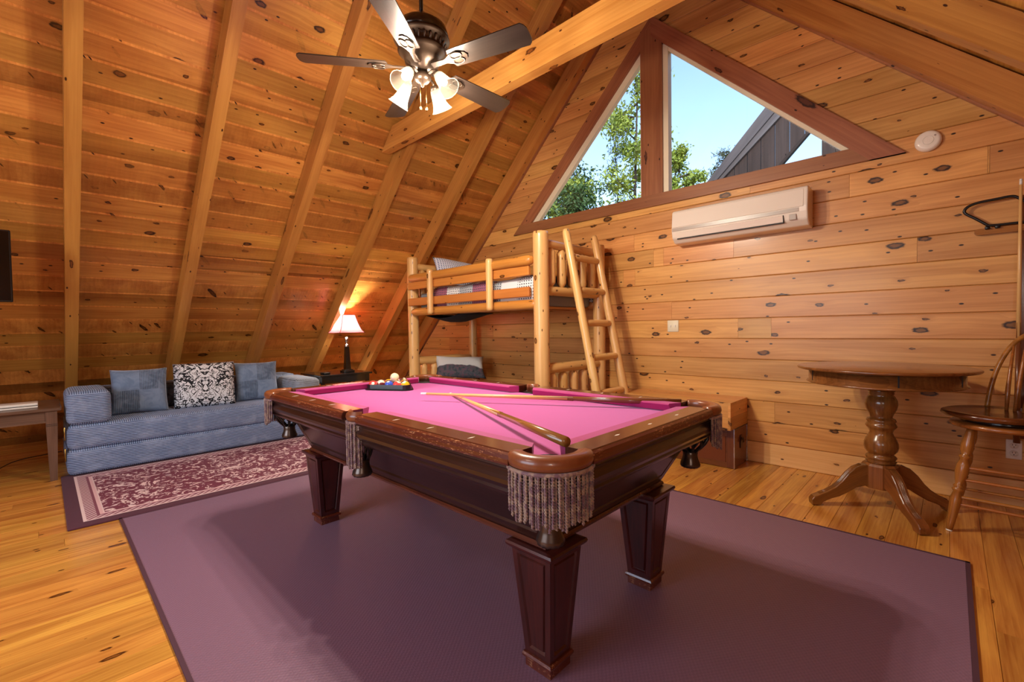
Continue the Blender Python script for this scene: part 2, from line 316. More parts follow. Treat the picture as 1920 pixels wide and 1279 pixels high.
class MB:
    def __init__(s): s.v = []; s.f = []; s.sm = []
    def add(s, vs, fs, smooth=False):
        n = len(s.v); s.v += [Vector(a) for a in vs]; s.f += [tuple(n + i for i in f) for f in fs]; s.sm += [smooth] * len(fs); return s
    def box(s, x0, x1, y0, y1, z0, z1):
        return s.add([(x, y, z) for x in (x0, x1) for y in (y0, y1) for z in (z0, z1)], [(0, 1, 3, 2), (4, 6, 7, 5), (0, 4, 5, 1), (2, 3, 7, 6), (0, 2, 6, 4), (1, 5, 7, 3)])
    def rbox(s, x0, x1, y0, y1, z0, z1, r=.01, seg=2, smooth=True):
        bm = bmesh.new(); bmesh.ops.create_cube(bm, size=1)
        for v in bm.verts: v.co = Vector(((x0 + x1) / 2 + v.co.x * (x1 - x0), (y0 + y1) / 2 + v.co.y * (y1 - y0), (z0 + z1) / 2 + v.co.z * (z1 - z0)))
        bmesh.ops.bevel(bm, geom=bm.edges[:], offset=r, segments=seg, profile=.5, affect='EDGES')
        return s.bm(bm, smooth)
    def bm(s, bm, smooth=False):
        bm.verts.index_update(); s.add([v.co.copy() for v in bm.verts], [tuple(v.index for v in f.verts) for f in bm.faces], smooth); bm.free(); return s
    def prism(s, poly, d, axis=1, at=0., ):
        # poly: list of 2D points, extruded from at to at+d along axis (0: poly=(y,z) 1: (x,z) 2: (x,y))
        def P(p, t): return {0: (t, p[0], p[1]), 1: (p[0], t, p[1]), 2: (p[0], p[1], t)}[axis]
        n = len(poly); vs = [P(p, at) for p in poly] + [P(p, at + d) for p in poly]
        return s.add(vs, [tuple(range(n)), tuple(range(2 * n - 1, n - 1, -1))] + [(i, n + i, n + (i + 1) % n, (i + 1) % n) for i in range(n)])
    def sweep(s, pts, rad, n=10, closed=False, smooth=True, flat=1.0, caps=True):
        pts = [Vector(p) for p in pts]; m = len(pts); rad = rad if isinstance(rad, (list, tuple)) else [rad] * m
        nrm = None; rings = []
        for i, p in enumerate(pts):
            a = pts[(i - 1) % m] if (closed or i) else p; b = pts[(i + 1) % m] if (closed or i < m - 1) else p
            t = (b - a).normalized()
            if nrm is None: nrm = Vector((0, 0, 1)) if abs(t.z) < .9 else Vector((1, 0, 0))
            nrm = (nrm - t * nrm.dot(t)).normalized(); bi = t.cross(nrm)
            rings.append([p + nrm * (cos(2 * pi * k / n) * rad[i] * flat) + bi * (sin(2 * pi * k / n) * rad[i]) for k in range(n)])
        vs = [v for r_ in rings for v in r_]; fs = []
        for i in range(m if closed else m - 1):
            j = (i + 1) % m
            fs += [(i * n + k, i * n + (k + 1) % n, j * n + (k + 1) % n, j * n + k) for k in range(n)]
        if not closed and caps: fs += [tuple(range(n - 1, -1, -1)), tuple((m - 1) * n + k for k in range(n))]
        return s.add(vs, fs, smooth)
    def lathe(s, prof, c=(0, 0, 0), n=24, Mx=None, smooth=True):
        vs = []; fs = []; m = len(prof)
        for r_, z in prof:
            for k in range(n):
                p = Vector((r_ * cos(2 * pi * k / n), r_ * sin(2 * pi * k / n), z)); p = (Mx @ p) if Mx else p + Vector(c); vs.append(p)
        for i in range(m - 1): fs += [(i * n + k, i * n + (k + 1) % n, (i + 1) * n + (k + 1) % n, (i + 1) * n + k) for k in range(n)]
        if prof[0][0] > .0005: fs.append(tuple(range(n - 1, -1, -1)))
        if prof[-1][0] > .0005: fs.append(tuple((m - 1) * n + k for k in range(n)))
        return s.add(vs, fs, smooth)
    def sphere(s, c, r_, n=16, m=10):
        return s.lathe([(max(r_ * sin(pi * i / m), .0001), -r_ * cos(pi * i / m)) for i in range(m + 1)], c, n)
    def tx(s, Mx): s.v = [Mx @ v for v in s.v]; return s
    def build(s, name, mat, parent=None, Mw=None, kind=None, label=None, mats=None, fix=True):
        # vertices are in world space; Mw gives the object's frame (for the grain direction)
        if Mw is None:
            if parent is not None: Mw = WM[parent.name].copy()
            else:
                lo = [min(v[i] for v in s.v) for i in range(3)]; hi = [max(v[i] for v in s.v) for i in range(3)]
                Mw = Matrix.Translation(((lo[0] + hi[0]) / 2, (lo[1] + hi[1]) / 2, lo[2]))
        inv = Mw.inverted(); me = bpy.data.meshes.new(name)
        me.from_pydata([inv @ v for v in s.v], [], s.f); me.polygons.foreach_set('use_smooth', s.sm)
        if fix:
            bm = bmesh.new(); bm.from_mesh(me); bmesh.ops.recalc_face_normals(bm, faces=bm.faces[:]); bm.to_mesh(me); bm.free()
        me.materials.append(M[mat] if isinstance(mat, str) else mat)
        o = bpy.data.objects.new(name, me); place(o, Mw, parent)
        if parent is not None: KIDS.setdefault(parent.name, []).append(o)
        return tag(o, label, None, None, kind)
def smoothpath(pts, k=6):
    # Catmull-Rom
    P = [Vector(p) for p in pts]; P = [P[0] * 2 - P[1]] + P + [P[-1] * 2 - P[-2]]; out = []
    for i in range(1, len(P) - 2):
        for j in range(k):
            t = j / k; a, b, c, d = P[i - 1:i + 3]
            out.append(.5 * ((2 * b) + (c - a) * t + (2 * a - 5 * b + 4 * c - d) * t * t + (3 * b - a - 3 * c + d) * t ** 3))
    out.append(P[-2]); return out
def rod(name, p0, p1, r0, mat, parent, r1=None, ends=.6, n=12, wob=.03, label=None):
    # a peeled log or turned rod: tapered nibbed ends, grain along it
    p0 = Vector(p0); p1 = Vector(p1); r1 = r1 or r0; L = (p1 - p0).length; m = 9
    pts = []; rad = []
    e = min(.05, L * .12)
    ts = [0, e * .5 / L, e / L] + [e / L + (1 - 2 * e / L) * i / (m - 1) for i in range(1, m - 1)] + [1 - e / L, 1 - e * .5 / L, 1]
    for i, t in enumerate(ts):
        pts.append(p0.lerp(p1, t)); k = 1.0
        if i == 0 or i == len(ts) - 1: k = ends
        elif i == 1 or i == len(ts) - 2: k = (1 + ends) / 2 + .05
        rad.append((r0 + (r1 - r0) * t) * k * (1 + random.uniform(-wob, wob)))
    return MB().sweep(pts, rad, n).build(name, mat, parent, fra(p0.lerp(p1, .5), p1 - p0), label=label)

# ------------------------------------------------------------------ the setting
GY = 4.3415          # face of the gable wall
m_ = .975; CB = 7.27; CR = 7.0; RX = -2.175
nl = math.hypot(1, m_); cph, sph = 1 / nl, m_ / nl
def xl(z, c=CB): return (z - c) / m_
def xr(z, c=CB): return 2 * RX - xl(z, c)
YB = -2.8
floor = MB().box(-7.7, 3.35, YB - .1, GY + .12, -.12, -.02).build('floor', 'floor', None, kind='structure')
cl = MB().prism([(xl(-.1), -.1), (RX, CB + m_ * RX), (RX, CB + m_ * RX + .12), (xl(-.1) - .12, -.1)], GY + .1 - YB + .1, 1, YB - .1).build('ceiling_left', 'ceil', None, kind='structure')
cr_ = MB().prism([(xr(-.1), -.1), (RX, CB + m_ * RX), (RX, CB + m_ * RX + .12), (xr(-.1) + .12, -.1)], GY + .1 - YB + .1, 1, YB - .1).build('ceiling_right', 'ceil', None, kind='structure')
zr = CB + m_ * RX
# gable wall backing with its triangular opening
gy0, gd = GY + .02, .13
o1 = [(xl(-.1), -.1), (xr(-.1), -.1), (xr(2.545), 2.545), (xl(2.545), 2.545)]
wb = MB().prism(o1, gd, 1, gy0)
A_, B_, C_ = (-3.84, 2.545), (-.51, 2.545), (RX, 4.165)
wb.prism([(xl(2.545), 2.545), A_, C_, (RX, zr)], gd, 1, gy0).prism([(xr(2.545), 2.545), B_, C_, (RX, zr)], gd, 1, gy0)
wg = wb.build('wall_gable', 'gable', None, kind='structure')
# unseen back wall, its wide opening added to let sky light in
b2 = MB().prism([(xl(0), 0), (xr(0), 0), (xr(.9), .9), (xl(.9), .9)], .1, 1, YB - .1)
b2.prism([(xl(.9), .9), (-3.6, .9), (-3.6, 2.5), (xl(2.5), 2.5)], .1, 1, YB - .1).prism([(xr(.9), .9), (-.8, .9), (-.8, 2.5), (xr(2.5), 2.5)], .1, 1, YB - .1)
b2.prism([(xl(2.5), 2.5), (xr(2.5), 2.5), (RX, zr)], .1, 1, YB - .1).build('wall_back', 'gable', None, kind='structure')

def plank(parent, Mw, x0, x1, W, T, mat, ch=.006, x0t=None, x1t=None, name='plank'):
    # local: x length, y width (-W/2..W/2), z face at 0 ; x0t/x1t = ends at y=+W/2
    x0t = x0 if x0t is None else x0t; x1t = x1 if x1t is None else x1t
    sec = [(-W / 2, -T), (-W / 2, -ch), (-W / 2 + ch, 0), (W / 2 - ch, 0), (W / 2, -ch), (W / 2, -T)]
    n = 6; vs = []
    for a, b in ((x0, x0t), (x1, x1t)):
        for y, z in sec:
            t = (y + W / 2) / W; vs.append((a + (b - a) * t, y, z))
    c = (x0 + x1) / 2; mb = MB(); mb.add([(v[0] - c, v[1], v[2]) for v in vs], [tuple(range(n - 1, -1, -1)), tuple(range(n, 2 * n))] + [(i, (i + 1) % n, n + (i + 1) % n, n + i) for i in range(n)])
    M2 = Mw @ Matrix.Translation((c, 0, 0)); mb.tx(M2)
    return mb.build(name, mat, parent, M2, fix=False)

# roof boards, rows of .1251 m rise
rafy = [.145 + .835 * k for k in range(-3, 5)] + [4.222]
step = .1251; Wd = step / sph
for side in (0, 1):
    par = (cl, cr_)[side]; rnd = random.Random(3 + side)
    for k in range(41):
        z0 = -.0207 + step * k; z1 = min(z0 + step, zr - .005)
        if z1 - z0 < .02: continue
        zm = (z0 + z1) / 2; W2 = (z1 - z0) / sph
        if side == 0: Mw = fr((xl(zm), 0, zm), (0, 1, 0), (sph, 0, -cph)); lo, hi, sg = YB, GY + .02, 1
        else: Mw = fr((xr(zm), 0, zm), (0, -1, 0), (-sph, 0, -cph)); lo, hi, sg = YB, GY + .02, -1
        cuts = sorted(rnd.sample(rafy[1:8], rnd.choice((0, 1, 1, 2)))); ys = [lo] + [c + .046 for c in cuts] + [hi]
        for a, b in zip(ys, ys[1:]):
            p, q = (a, b) if sg > 0 else (-b, -a)
            plank(par, Mw @ Matrix.Translation((0, 0, .0)), p + .0008, q - .0008, W2 - .003, .019, 'ceil', .007)
# rafters (their undersides lie on the CR plane)
rw = .09
for y0 in rafy:
    for side in (0, 1):
        zt = CR + m_ * RX
        P = [(xl(0, CR), 0), (RX, zt), (RX, zr - .02), (xl(0, CB - .02), 0)]
        if side: P = [(2 * RX - a, b) for a, b in P]
        mid = (P[0][0] + P[1][0]) / 2
        MB().prism(P, rw if y0 < 4.2 else .088, 1, y0).build('rafter', 'rafter', (cl, cr_)[side], fr((mid, y0 + rw / 2, 2.4), (cph, 0, sph if side == 0 else -sph), (0, -1, 0)))
# collar beam nailed to the fourth rafter pair
P = [(xl(3.068) + .02, 3.068), (xr(3.068) - .02, 3.068), (xr(3.277) - .02, 3.277), (xl(3.277) + .02, 3.277)]
MB().prism(P, .09, 1, 2.518).build('collar_beam', 'beam', None, fr((RX, 2.56, 3.17), (1, 0, 0), (0, -1, 0)), kind='structure')

# gable boards
pit_ = .1815
rnd = random.Random(11)
for k in range(29):
    z0 = -.003 + pit_ * k; z1 = min(z0 + pit_, zr - .002)
    if z0 >= zr - .02: break
    z0 = max(z0, 0.0); zm = (z0 + z1) / 2; Wk = z1 - z0 - .0022
    Mw = fr((0, GY - (.012 if k == 0 else 0), zm), (1, 0, 0), (0, -1, 0))   # local y = +z? checked below
    # local y axis = z cross x = (0,-1,0)x(1,0,0) = (0,0,1)
    L0, L0t, R0, R0t = xl(z0), xl(z1), xr(z0), xr(z1)
    mat = 'base' if k == 0 else 'gable'; T = .02 + (.012 if k == 0 else 0)
    def pieces(a, at_, b, bt, n):
        if min(b - a, bt - at_) < .02 and max(b - a, bt - at_) < .12: return
        cuts = sorted(rnd.uniform(max(a, at_) + .5, min(b, bt) - .5) for _ in range(n)) if (min(b, bt) - max(a, at_)) > 1.6 else []
        A = [a] + cuts; At = [at_] + cuts; B = cuts + [b]; Bt = cuts + [bt]
        for q in range(len(A)): plank(wg, Mw, A[q] + .0007, B[q] - .0007, Wk, T, mat, .005 if k else .003, At[q] + .0007, Bt[q] - .0007)
    if z0 > 4.26 or z1 < 2.55: pieces(L0, L0t, R0, R0t, 3 if k < 13 else 1)
    else:
        tl = lambda z: (z - 6.34) / m_; tr = lambda z: 2 * RX - tl(z)
        if z1 > 4.2: pieces(L0, L0t, R0, R0t, 0) if False else (pieces(L0, L0t, min(tl(z0), RX), min(tl(z1), RX), 0), pieces(max(tr(z0), RX), max(tr(z1), RX), R0, R0t, 0))
        else: pieces(L0, L0t, tl(z0), tl(z1), 0); pieces(tr(z0), tr(z1), R0, R0t, 1)
# corner battens where wall meets roof
for side in (0, 1):
    P = [(xl(0, 6.985), 0), (RX, 6.985 + m_ * RX), (RX, 7.06 + m_ * RX), (xl(0, 7.06), 0)]
    if side: P = [(2 * RX - a, b) for a, b in P]
    MB().prism(P, .03, 1, 4.3105).build('trim_%d' % (side + 1), 'trim', None, fr(((P[0][0] + RX) / 2, 4.32, 2.4), (cph, 0, sph if not side else -sph), (0, -1, 0)), kind='structure')
# window of two triangular lights
win = root('window_1', (RX, GY, 2.42), kind='structure')
ty, td = GY - .028, .028
co, ci, cs = 6.43, 6.25, 6.185
def band(c0, c1, z0, z1=None, side=0, apex=True):
    P = [(xl(z0, c0), z0), (RX, c0 + m_ * RX), (RX, c1 + m_ * RX), (xl(z0, c1), z0)]
    return [(2 * RX - a, b) for a, b in P] if side else P
MB().prism(band(co, ci, 2.42), td, 1, ty).build('casing', 'trim', win, fr((-3.2, ty, 3.4), (cph, 0, sph), (0, -1, 0)))
MB().prism(band(co, ci - .02, 2.42, side=1), td + .006, 1, ty - .006).build('casing', 'trim', win, fr((-1.2, ty, 3.4), (cph, 0, -sph), (0, -1, 0)))
MB().prism([(xl(2.42, co) , 2.42), (xr(2.42, co), 2.42), (xr(2.535, co), 2.535), (xl(2.535, co), 2.535)], td + .004, 1, ty - .004).build('sill', 'trim', win, fr((RX, ty, 2.48), (1, 0, 0), (0, -1, 0)))
MB().box(-2.292, -2.062, ty - .002, GY + .1, 2.535, 4.19).build('mullion_post', 'trim', win, fr((RX, GY, 3.3), (0, 0, 1), (0, -1, 0)))
# pale stops and glass set back in the opening
for side in (0, 1):
    X = (lambda x: 2 * RX - x) if side else (lambda x: x)
    cq = 6.19 if side else 6.155
    P = [(X(xl(2.535, ci)), 2.535), (X(RX - .05), ci + m_ * (RX - .05)), (X(RX - .05), cq + m_ * (RX - .05)), (X(xl(2.535, cq)), 2.535)]
    MB().prism(P, .05, 1, GY + .002).build('glazing_stop', 'cream', win)
    xv = X(-2.292 if not side else -2.062)
    MB().box(*(sorted((X(RX - .113), X(RX - (.133 if not side else .165))))), GY - .005, GY + .07, 2.535, 3.99 if side else 4.0).build('glazing_stop', 'cream', win)
    P = [(X(xl(2.51, ci)), 2.51), (X(RX - .1), 2.51), (X(RX - .1), ci + m_ * (RX - .1))]
    MB().prism(P, .006, 1, GY + .06).build('pane', 'glass', win)

# floor boards run away from the camera's right, along y
rnd = random.Random(5)
k = 0; x0 = -7.45 - (-7.45 + .903) % .13
x = -.903 - .13 * 51
while x < 3.15:
    cuts = [YB, rnd.uniform(-1.6, .2), rnd.uniform(1.4, 3.6), GY]
    if rnd.random() < .5: cuts.pop(1)
    for a, b in zip(cuts, cuts[1:]):
        plank(floor, fr((x + .065, 0, 0), (0, 1, 0), (0, 0, 1)), a + .0006, b - .0006, .1288, .02, 'floor', .0016)
    x += .13

# ------------------------------------------------------------------ rugs
rg = MB().rbox(-3.855, .065, .322, 3.155, 0.001, .009, .003, 1, False).build('area_rug', 'rug', None, Matrix.Translation((-1.9, 1.74, 0)))
tag(rg, 'large plain purple rug spread under the pool table', 'rug')
bd = MB()
for a in ((-3.87, .08, .31, .325), (-3.87, .08, 3.152, 3.167), (-3.87, -3.853, .31, 3.167), (.063, .08, .31, 3.167)): bd.box(a[0], a[1], a[2], a[3], .001, .0105)
bd.build('binding', 'rugedge', rg)
pr = MB().rbox(-5.39, -3.874, .07, 2.25, .0005, .0125, .003, 1, False).build('floral_rug', 'prug', None, Matrix.Translation((-4.626, 1.16, 0)))
tag(pr, 'burgundy rug with cream floral pattern and border in front of the sofa', 'rug')

# ------------------------------------------------------------------ pool table
TX0, TX1, TY0, TY1, TZ = -3.08, -.75, .935, 2.2, .838
tcx, tcy = (TX0 + TX1) / 2, (TY0 + TY1) / 2
pt = root('pool_table', (tcx, tcy, .009), 'dark mahogany pool table with pink cloth and fringed leather pockets', 'pool table')
def rect_ring(mb, prof, x0, x1, y0, y1):
    # profile of (outset, z) swept round a rectangle with mitred corners
    vs = []; n = len(prof)
    for sx, sy in ((0, 0), (1, 0), (1, 1), (0, 1)):
        for o, z in prof: vs.append(((x1 + o) if sx else (x0 - o), (y1 + o) if sy else (y0 - o), z))
    fs = []
    for i in range(4):
        j = (i + 1) % 4
        fs += [(i * n + k, i * n + (k + 1) % n, j * n + (k + 1) % n, j * n + k) for k in range(n)]
    return mb.add(vs, fs)
def round_ring(mb, prof, x0, x1, y0, y1, rad, seg=8):
    n = len(prof); vs = []; m = 0
    for cx_, cy_, a0 in ((x0 + rad, y0 + rad, 180), (x1 - rad, y0 + rad, 270), (x1 - rad, y1 - rad, 0), (x0 + rad, y1 - rad, 90)):
        for k in range(seg + 1):
            a = R(a0 + 90 * k / seg); m += 1
            for o, z in prof: vs.append((cx_ + (rad + o) * cos(a), cy_ + (rad + o) * sin(a), z))
    return mb.add(vs, [(i * n + k, i * n + (k + 1) % n, ((i + 1) % m) * n + (k + 1) % n, ((i + 1) % m) * n + k) for i in range(m) for k in range(n)])
def tapered_panel_box(hx0, hy0, hx1, hy1, z0, z1, c, thick=.03, dep=.008, raise_=True, gw=.01):
    bm = bmesh.new(); vs = []
    for hx, hy, z in ((hx0, hy0, z0), (hx1, hy1, z1)):
        vs.append([bm.verts.new((c[0] + sx * hx, c[1] + sy * hy, z)) for sx, sy in ((-1, -1), (1, -1), (1, 1), (-1, 1))])
    bm.faces.new(vs[0][::-1]); bm.faces.new(vs[1]); side = [bm.faces.new((vs[0][i], vs[0][(i + 1) % 4], vs[1][(i + 1) % 4], vs[1][i])) for i in range(4)]; bm.normal_update()
    bmesh.ops.inset_individual(bm, faces=side, thickness=thick, depth=0)
    bmesh.ops.inset_individual(bm, faces=side, thickness=gw, depth=-dep)
    if raise_: bmesh.ops.inset_individual(bm, faces=side, thickness=.006, depth=dep * .8)
    return bm
for lx in (-2.86, -1.02 + .0):
    for ly in (1.215, 1.925):
        c = (lx if lx > -2 else lx + .03, ly)
        leg = MB().bm(tapered_panel_box(.056, .056, .087, .087, .06, .44, c)).build('leg', 'mahogleg', pt, fr((c[0], c[1], .25), (0, 0, 1), (0, -1, 0)))
        cap = MB(); rect_ring(cap, [(0, .432), (.006, .436), (.014, .444), (.017, .452), (.014, .46), (0, .462), (-.05, .462), (-.05, .432)], c[0] - .087, c[0] + .087, c[1] - .087, c[1] + .087)
        cap.box(c[0] - .087, c[0] + .087, c[1] - .087, c[1] + .087, .433, .461).build('leg_cap', 'mahogleg', leg, fr((c[0], c[1], .45)))
        pl = MB().box(c[0] - .056, c[0] + .056, c[1] - .056, c[1] + .056, .0095, .052); rect_ring(pl, [(0, .04), (.008, .044), (.01, .052), (.006, .06), (-.02, .062), (-.02, .04)], c[0] - .056, c[0] + .056, c[1] - .056, c[1] + .056)
        pl.build('plinth', 'wear', leg, fr((c[0], c[1], .03)))
# cabinet, tapering inwards to the bottom
cab = MB().bm(tapered_panel_box(.945, .42, 1.07, .515, .478, .72, (tcx, tcy), .045, .006)).build('cabinet', 'mahog', pt, fr((tcx, tcy, .58), (1, 0, 0), (0, -1, 0)))
bmld = MB(); rect_ring(bmld, [(0, .462), (.006, .466), (.006, .474), (0, .482), (-.1, .482), (-.1, .462)], tcx - .95, tcx + .95, tcy - .425, tcy + .425)
bmld.box(tcx - .9, tcx + .9, tcy - .38, tcy + .38, .463, .48).build('base_moulding', 'mahogred', cab, fr((tcx, tcy, .47)))
ap = MB(); round_ring(ap, [(-.02, .80), (-.008, .80), (-.006, .79), (-.016, .782), (-.02, .772), (-.012, .762), (-.006, .752), (-.008, .738), (-.02, .722), (-.03, .716), (-.026, .708), (-.03, .7), (-.042, .69), (-.07, .69), (-.07, .8)], TX0, TX1, TY0, TY1, .12)
ap.build('apron', 'mahog', pt, fr((tcx, tcy, .75), (1, 0, 0), (0, -1, 0)))
MB().box(TX0 + .09, TX1 - .09, TY0 + .09, TY1 - .09, .76, .795).build('bed_cloth', 'cloth', pt, fr((tcx, tcy, .795)))
RWd = .098; hp = .088
# rails : inner and outer x extents along long sides broken by the side pocket
def rail(ax, a, b, side):
    # ax 0: runs along x at y side ; ax 1: runs along y
    prof = [(0.0, .802), (0.004, .807), (.004, .82), (.001, .83), (-.006, .836), (-.012, .834), (-.016, .838), (-.098, .838), (-.098, .80), (-.03, .80)]
    def P(t, o, z):
        if ax == 0: return (t, (TY0 - o) if side < 0 else (TY1 + o), z)
        return ((TX0 - o) if side < 0 else (TX1 + o), t, z)
    n = len(prof); mb = MB().add([P(a, o, z) for o, z in prof] + [P(b, o, z) for o, z in prof], [tuple(range(n)), tuple(range(2 * n - 1, n - 1, -1))] + [(i, n + i, n + (i + 1) % n, (i + 1) % n) for i in range(n)])
    c = P((a + b) / 2, -.05, .82)
    r_ = mb.build('rail', 'mahogred', pt, fr(c, (1, 0, 0) if ax == 0 else (0, 1, 0)))
    ed = [(.0045, .8015), (.007, .808), (.0065, .82), (.002, .8315), (-.006, .8375), (-.0055, .83), (.0, .815), (0, .8015)]
    n = len(ed); MB().add([P(a + .002, o, z) for o, z in ed] + [P(b - .002, o, z) for o, z in ed], [tuple(range(n)), tuple(range(2 * n - 1, n - 1, -1))] + [(i, n + i, n + (i + 1) % n, (i + 1) % n) for i in range(n)]).build('edge_moulding', 'wear', r_, fr(c, (1, 0, 0) if ax == 0 else (0, 1, 0)))
    # cushion
    w0, w1, e0, e1 = -.098, -.15, .0, .038
    cp = [(w0, .838), (w1 + .004, .836), (w1, .830), (w1 + .012, .8), (w0, .798)]
    n = 5; vs = []
    for t, s_ in ((a, 1), (b, -1)):
        for o, z in cp: vs.append(P(t + s_ * (e1 * (w0 - o) / (w0 - w1)) * (1.0), o, z))
    MB().add(vs, [tuple(range(n)), tuple(range(2 * n - 1, n - 1, -1))] + [(i, n + i, n + (i + 1) % n, (i + 1) % n) for i in range(n)]).build('cushion', 'cushion', pt, fr(c, (1, 0, 0) if ax == 0 else (0, 1, 0)))
    # the cloth on top of the cushion catches the light: thin strip is part of the same cushion
    L = b - a
    for q in (1, 2, 3):
        t = a + L * q / 4; d0 = .018
        pz = [(t - d0, 0), (t, .0045), (t + d0, 0), (t, -.0045)] if ax == 1 else [(t - .0045, 0), (t, d0), (t + .0045, 0), (t, -d0)]
        vs = [P(u, -.055 + v, .8386) for u, v in pz]
        MB().add(vs + [v - Vector((0, 0, .002)) for v in map(Vector, vs)], [(0, 1, 2, 3), (7, 6, 5, 4), (0, 4, 5, 1), (1, 5, 6, 2), (2, 6, 7, 3), (3, 7, 4, 0)]).build('sight', 'ivory', r_)
PCo = .17; SP = .062
for s_ in (-1, 1):
    rail(0, TX0 + PCo, tcx - SP, s_); rail(0, tcx + SP, TX1 - PCo, s_)
    rail(1, TY0 + PCo, TY1 - PCo, s_)
# pockets
def rope(mb, p, L, r_=.0045, turns=None):
    n = int(L / .0045); turns = L / .017
    for ph in (0, pi):
        pts = [(p[0] + .0028 * cos(ph + 2 * pi * turns * i / n), p[1] + .0028 * sin(ph + 2 * pi * turns * i / n), p[2] - L * i / n) for i in range(n + 1)]
        mb.sweep(pts, .0031, 4, smooth=True)
def pocket(c, ang, half, Ro, Ri, ncord, Lf, corner=True):
    # c centre of the mouth, ang the outward direction
    A = [ang + half * (2 * i / 24 - 1) for i in range(25)]
    prof = [(Ri, .835), (Ri + .004, .842), ((Ri + Ro) / 2, .8455), (Ro - .012, .843), (Ro - .003, .834), (Ro, .82), (Ro - .004, .806), (Ro - .014, .797), (Ri + .002, .797)]
    n = len(prof); vs = [(c[0] + r_ * cos(a), c[1] + r_ * sin(a), z) for a in A for r_, z in prof]
    fs = [(i * n + k, i * n + (k + 1) % n, (i + 1) * n + (k + 1) % n, (i + 1) * n + k) for i in range(24) for k in range(n)] + [tuple(range(n)), tuple(24 * n + k for k in range(n - 1, -1, -1))]
    pk = MB().add(vs, fs, True).build('pocket', 'leather', pt, fr((c[0], c[1], .8)), label='brown leather pocket with hanging fringe')
    MB().lathe([(0.0005, .7965), (Ri * .98, .7965), (Ri * .98, .7985), (.0005, .7985)], c=(c[0], c[1], 0), n=20).build('pocket_shade_disc', 'dkslot', pk)  # near-black disc on the uncut cloth, painted in for the hole's shade
    f = MB(); rr = random.Random(int(c[0] * 100 + c[1] * 77))
    for i in range(ncord):
        a = ang + half * .96 * (2 * (i + .5) / ncord - 1); r0 = Ro - .004 - (.005 if i % 2 else 0)
        L = Lf * rr.uniform(.9, 1.04) - (.03 if corner else .0) * abs(2 * i / ncord - 1) ** 2
        rope(f, (c[0] + r0 * cos(a) + rr.uniform(-.001, .001), c[1] + r0 * sin(a), .798), L)
    hd = [(c[0] + (Ro - .004) * cos(a), c[1] + (Ro - .004) * sin(a), .797) for a in A]
    f.sweep(hd, .006, 6); f.build('fringe', 'fringe', pk, kind='stuff')
    # woven leather net and ribbed cup under the mouth
    nb = MB(); z0n = .79
    for i in range(10):
        a0 = 2 * pi * i / 10
        for sg in (-1, 1):
            pts = []
            for j in range(9):
                t = j / 8; rr_ = (.072 * (1 - t) + .034 * sin(pi * t ** 1.3)) * (1 if corner else .5) + .03 * t; a = a0 + sg * t * 1.1
                pts.append((c[0] + rr_ * cos(a), c[1] + rr_ * sin(a), z0n - .17 * t))
            nb.sweep(pts, .0045, 5)
    nb.build('net', 'strap', pk, label='woven leather net')
    cp = MB(); nn = 28
    pf = [(.026, .625), (.032, .62), (.03, .603), (.033, .585), (.04, .567), (.042, .555), (.036, .547), (.0005, .547)]
    vs = [(c[0] + r_ * (1 + (.07 if k % 2 else -.03)) * cos(2 * pi * k / nn), c[1] + r_ * (1 + (.07 if k % 2 else -.03)) * sin(2 * pi * k / nn), z) for r_, z in pf for k in range(nn)]
    cp.add(vs, [(i * nn + k, i * nn + (k + 1) % nn, (i + 1) * nn + (k + 1) % nn, (i + 1) * nn + k) for i in range(len(pf) - 1) for k in range(nn)], True)
    cp.build('cup', 'pewter', pk, label='ribbed dark metal cup')
q = .118
for cx_, cy_, a in ((TX1 - q, TY0 + q, -45), (TX1 - q, TY1 - q, 45), (TX0 + q, TY0 + q, -135), (TX0 + q, TY1 - q, 135)):
    pocket((cx_, cy_), R(a), R(74), .135, .083, 34, .158)
for cy_, a in ((TY0 + .055, -90), (TY1 - .055, 90)):
    pocket((tcx, cy_), R(a), R(68), .066, .042, 16, .2, False)

# balls, rack and cues
bd_ = .0615; bz = .7955 + bd_ / 2
e_ = Vector((.866, .5)); n_ = Vector((-.5, .866)); M0 = Vector((-2.757, 1.61))
def tri(off, rr_, z, seg=4):
    # rounded triangle outline at offset off from the balls' centres
    V = [M0 - e_ * 2 * bd_ + n_ * .045, M0 + e_ * 2 * bd_ + n_ * .045, M0 + n_ * (.045 + 4 * bd_ * .866)]
    out = []
    for i in range(3):
        a = V[i]; p_, nx = V[i - 1], V[(i + 1) % 3]
        d1 = (a - p_).normalized(); d2 = (nx - a).normalized(); n1 = Vector((d1.y, -d1.x)); n2 = Vector((d2.y, -d2.x))
        a1 = math.atan2(n1.y, n1.x); a2 = math.atan2(n2.y, n2.x)
        while a2 < a1: a2 += 2 * pi
        for k in range(seg + 1):
            t = a1 + (a2 - a1) * k / seg; out.append((a.x + off * cos(t), a.y + off * sin(t), z))
    return out
rk = MB(); lay = [(bd_ / 2 + .002, .7955), (bd_ / 2 + .024, .7955), (bd_ / 2 + .024, .799), (bd_ / 2 + .010, .804), (bd_ / 2 + .008, .8325), (bd_ / 2 + .002, .8325)]
rings = [tri(o, 0, z) for o, z in lay]; n = len(rings[0]); vs = [v for r_ in rings for v in r_]
rk.add(vs, [(i * n + k, i * n + (k + 1) % n, ((i + 1) % len(rings)) * n + (k + 1) % n, ((i + 1) % len(rings)) * n + k) for i in range(len(rings)) for k in range(n)], False)
tag(rk.build('ball_rack', 'blackplastic', None), 'black plastic triangle rack holding balls on the pink cloth', 'ball rack')
BC = {'yellow': '#e2a41c', 'blue': '#3050b8', 'red': '#c83c3c', 'purple': '#3a2058', 'orange': '#dc7030', 'green': '#1c5c3c', 'maroon': '#5c1c24', 'black': '#0c0c0e'}
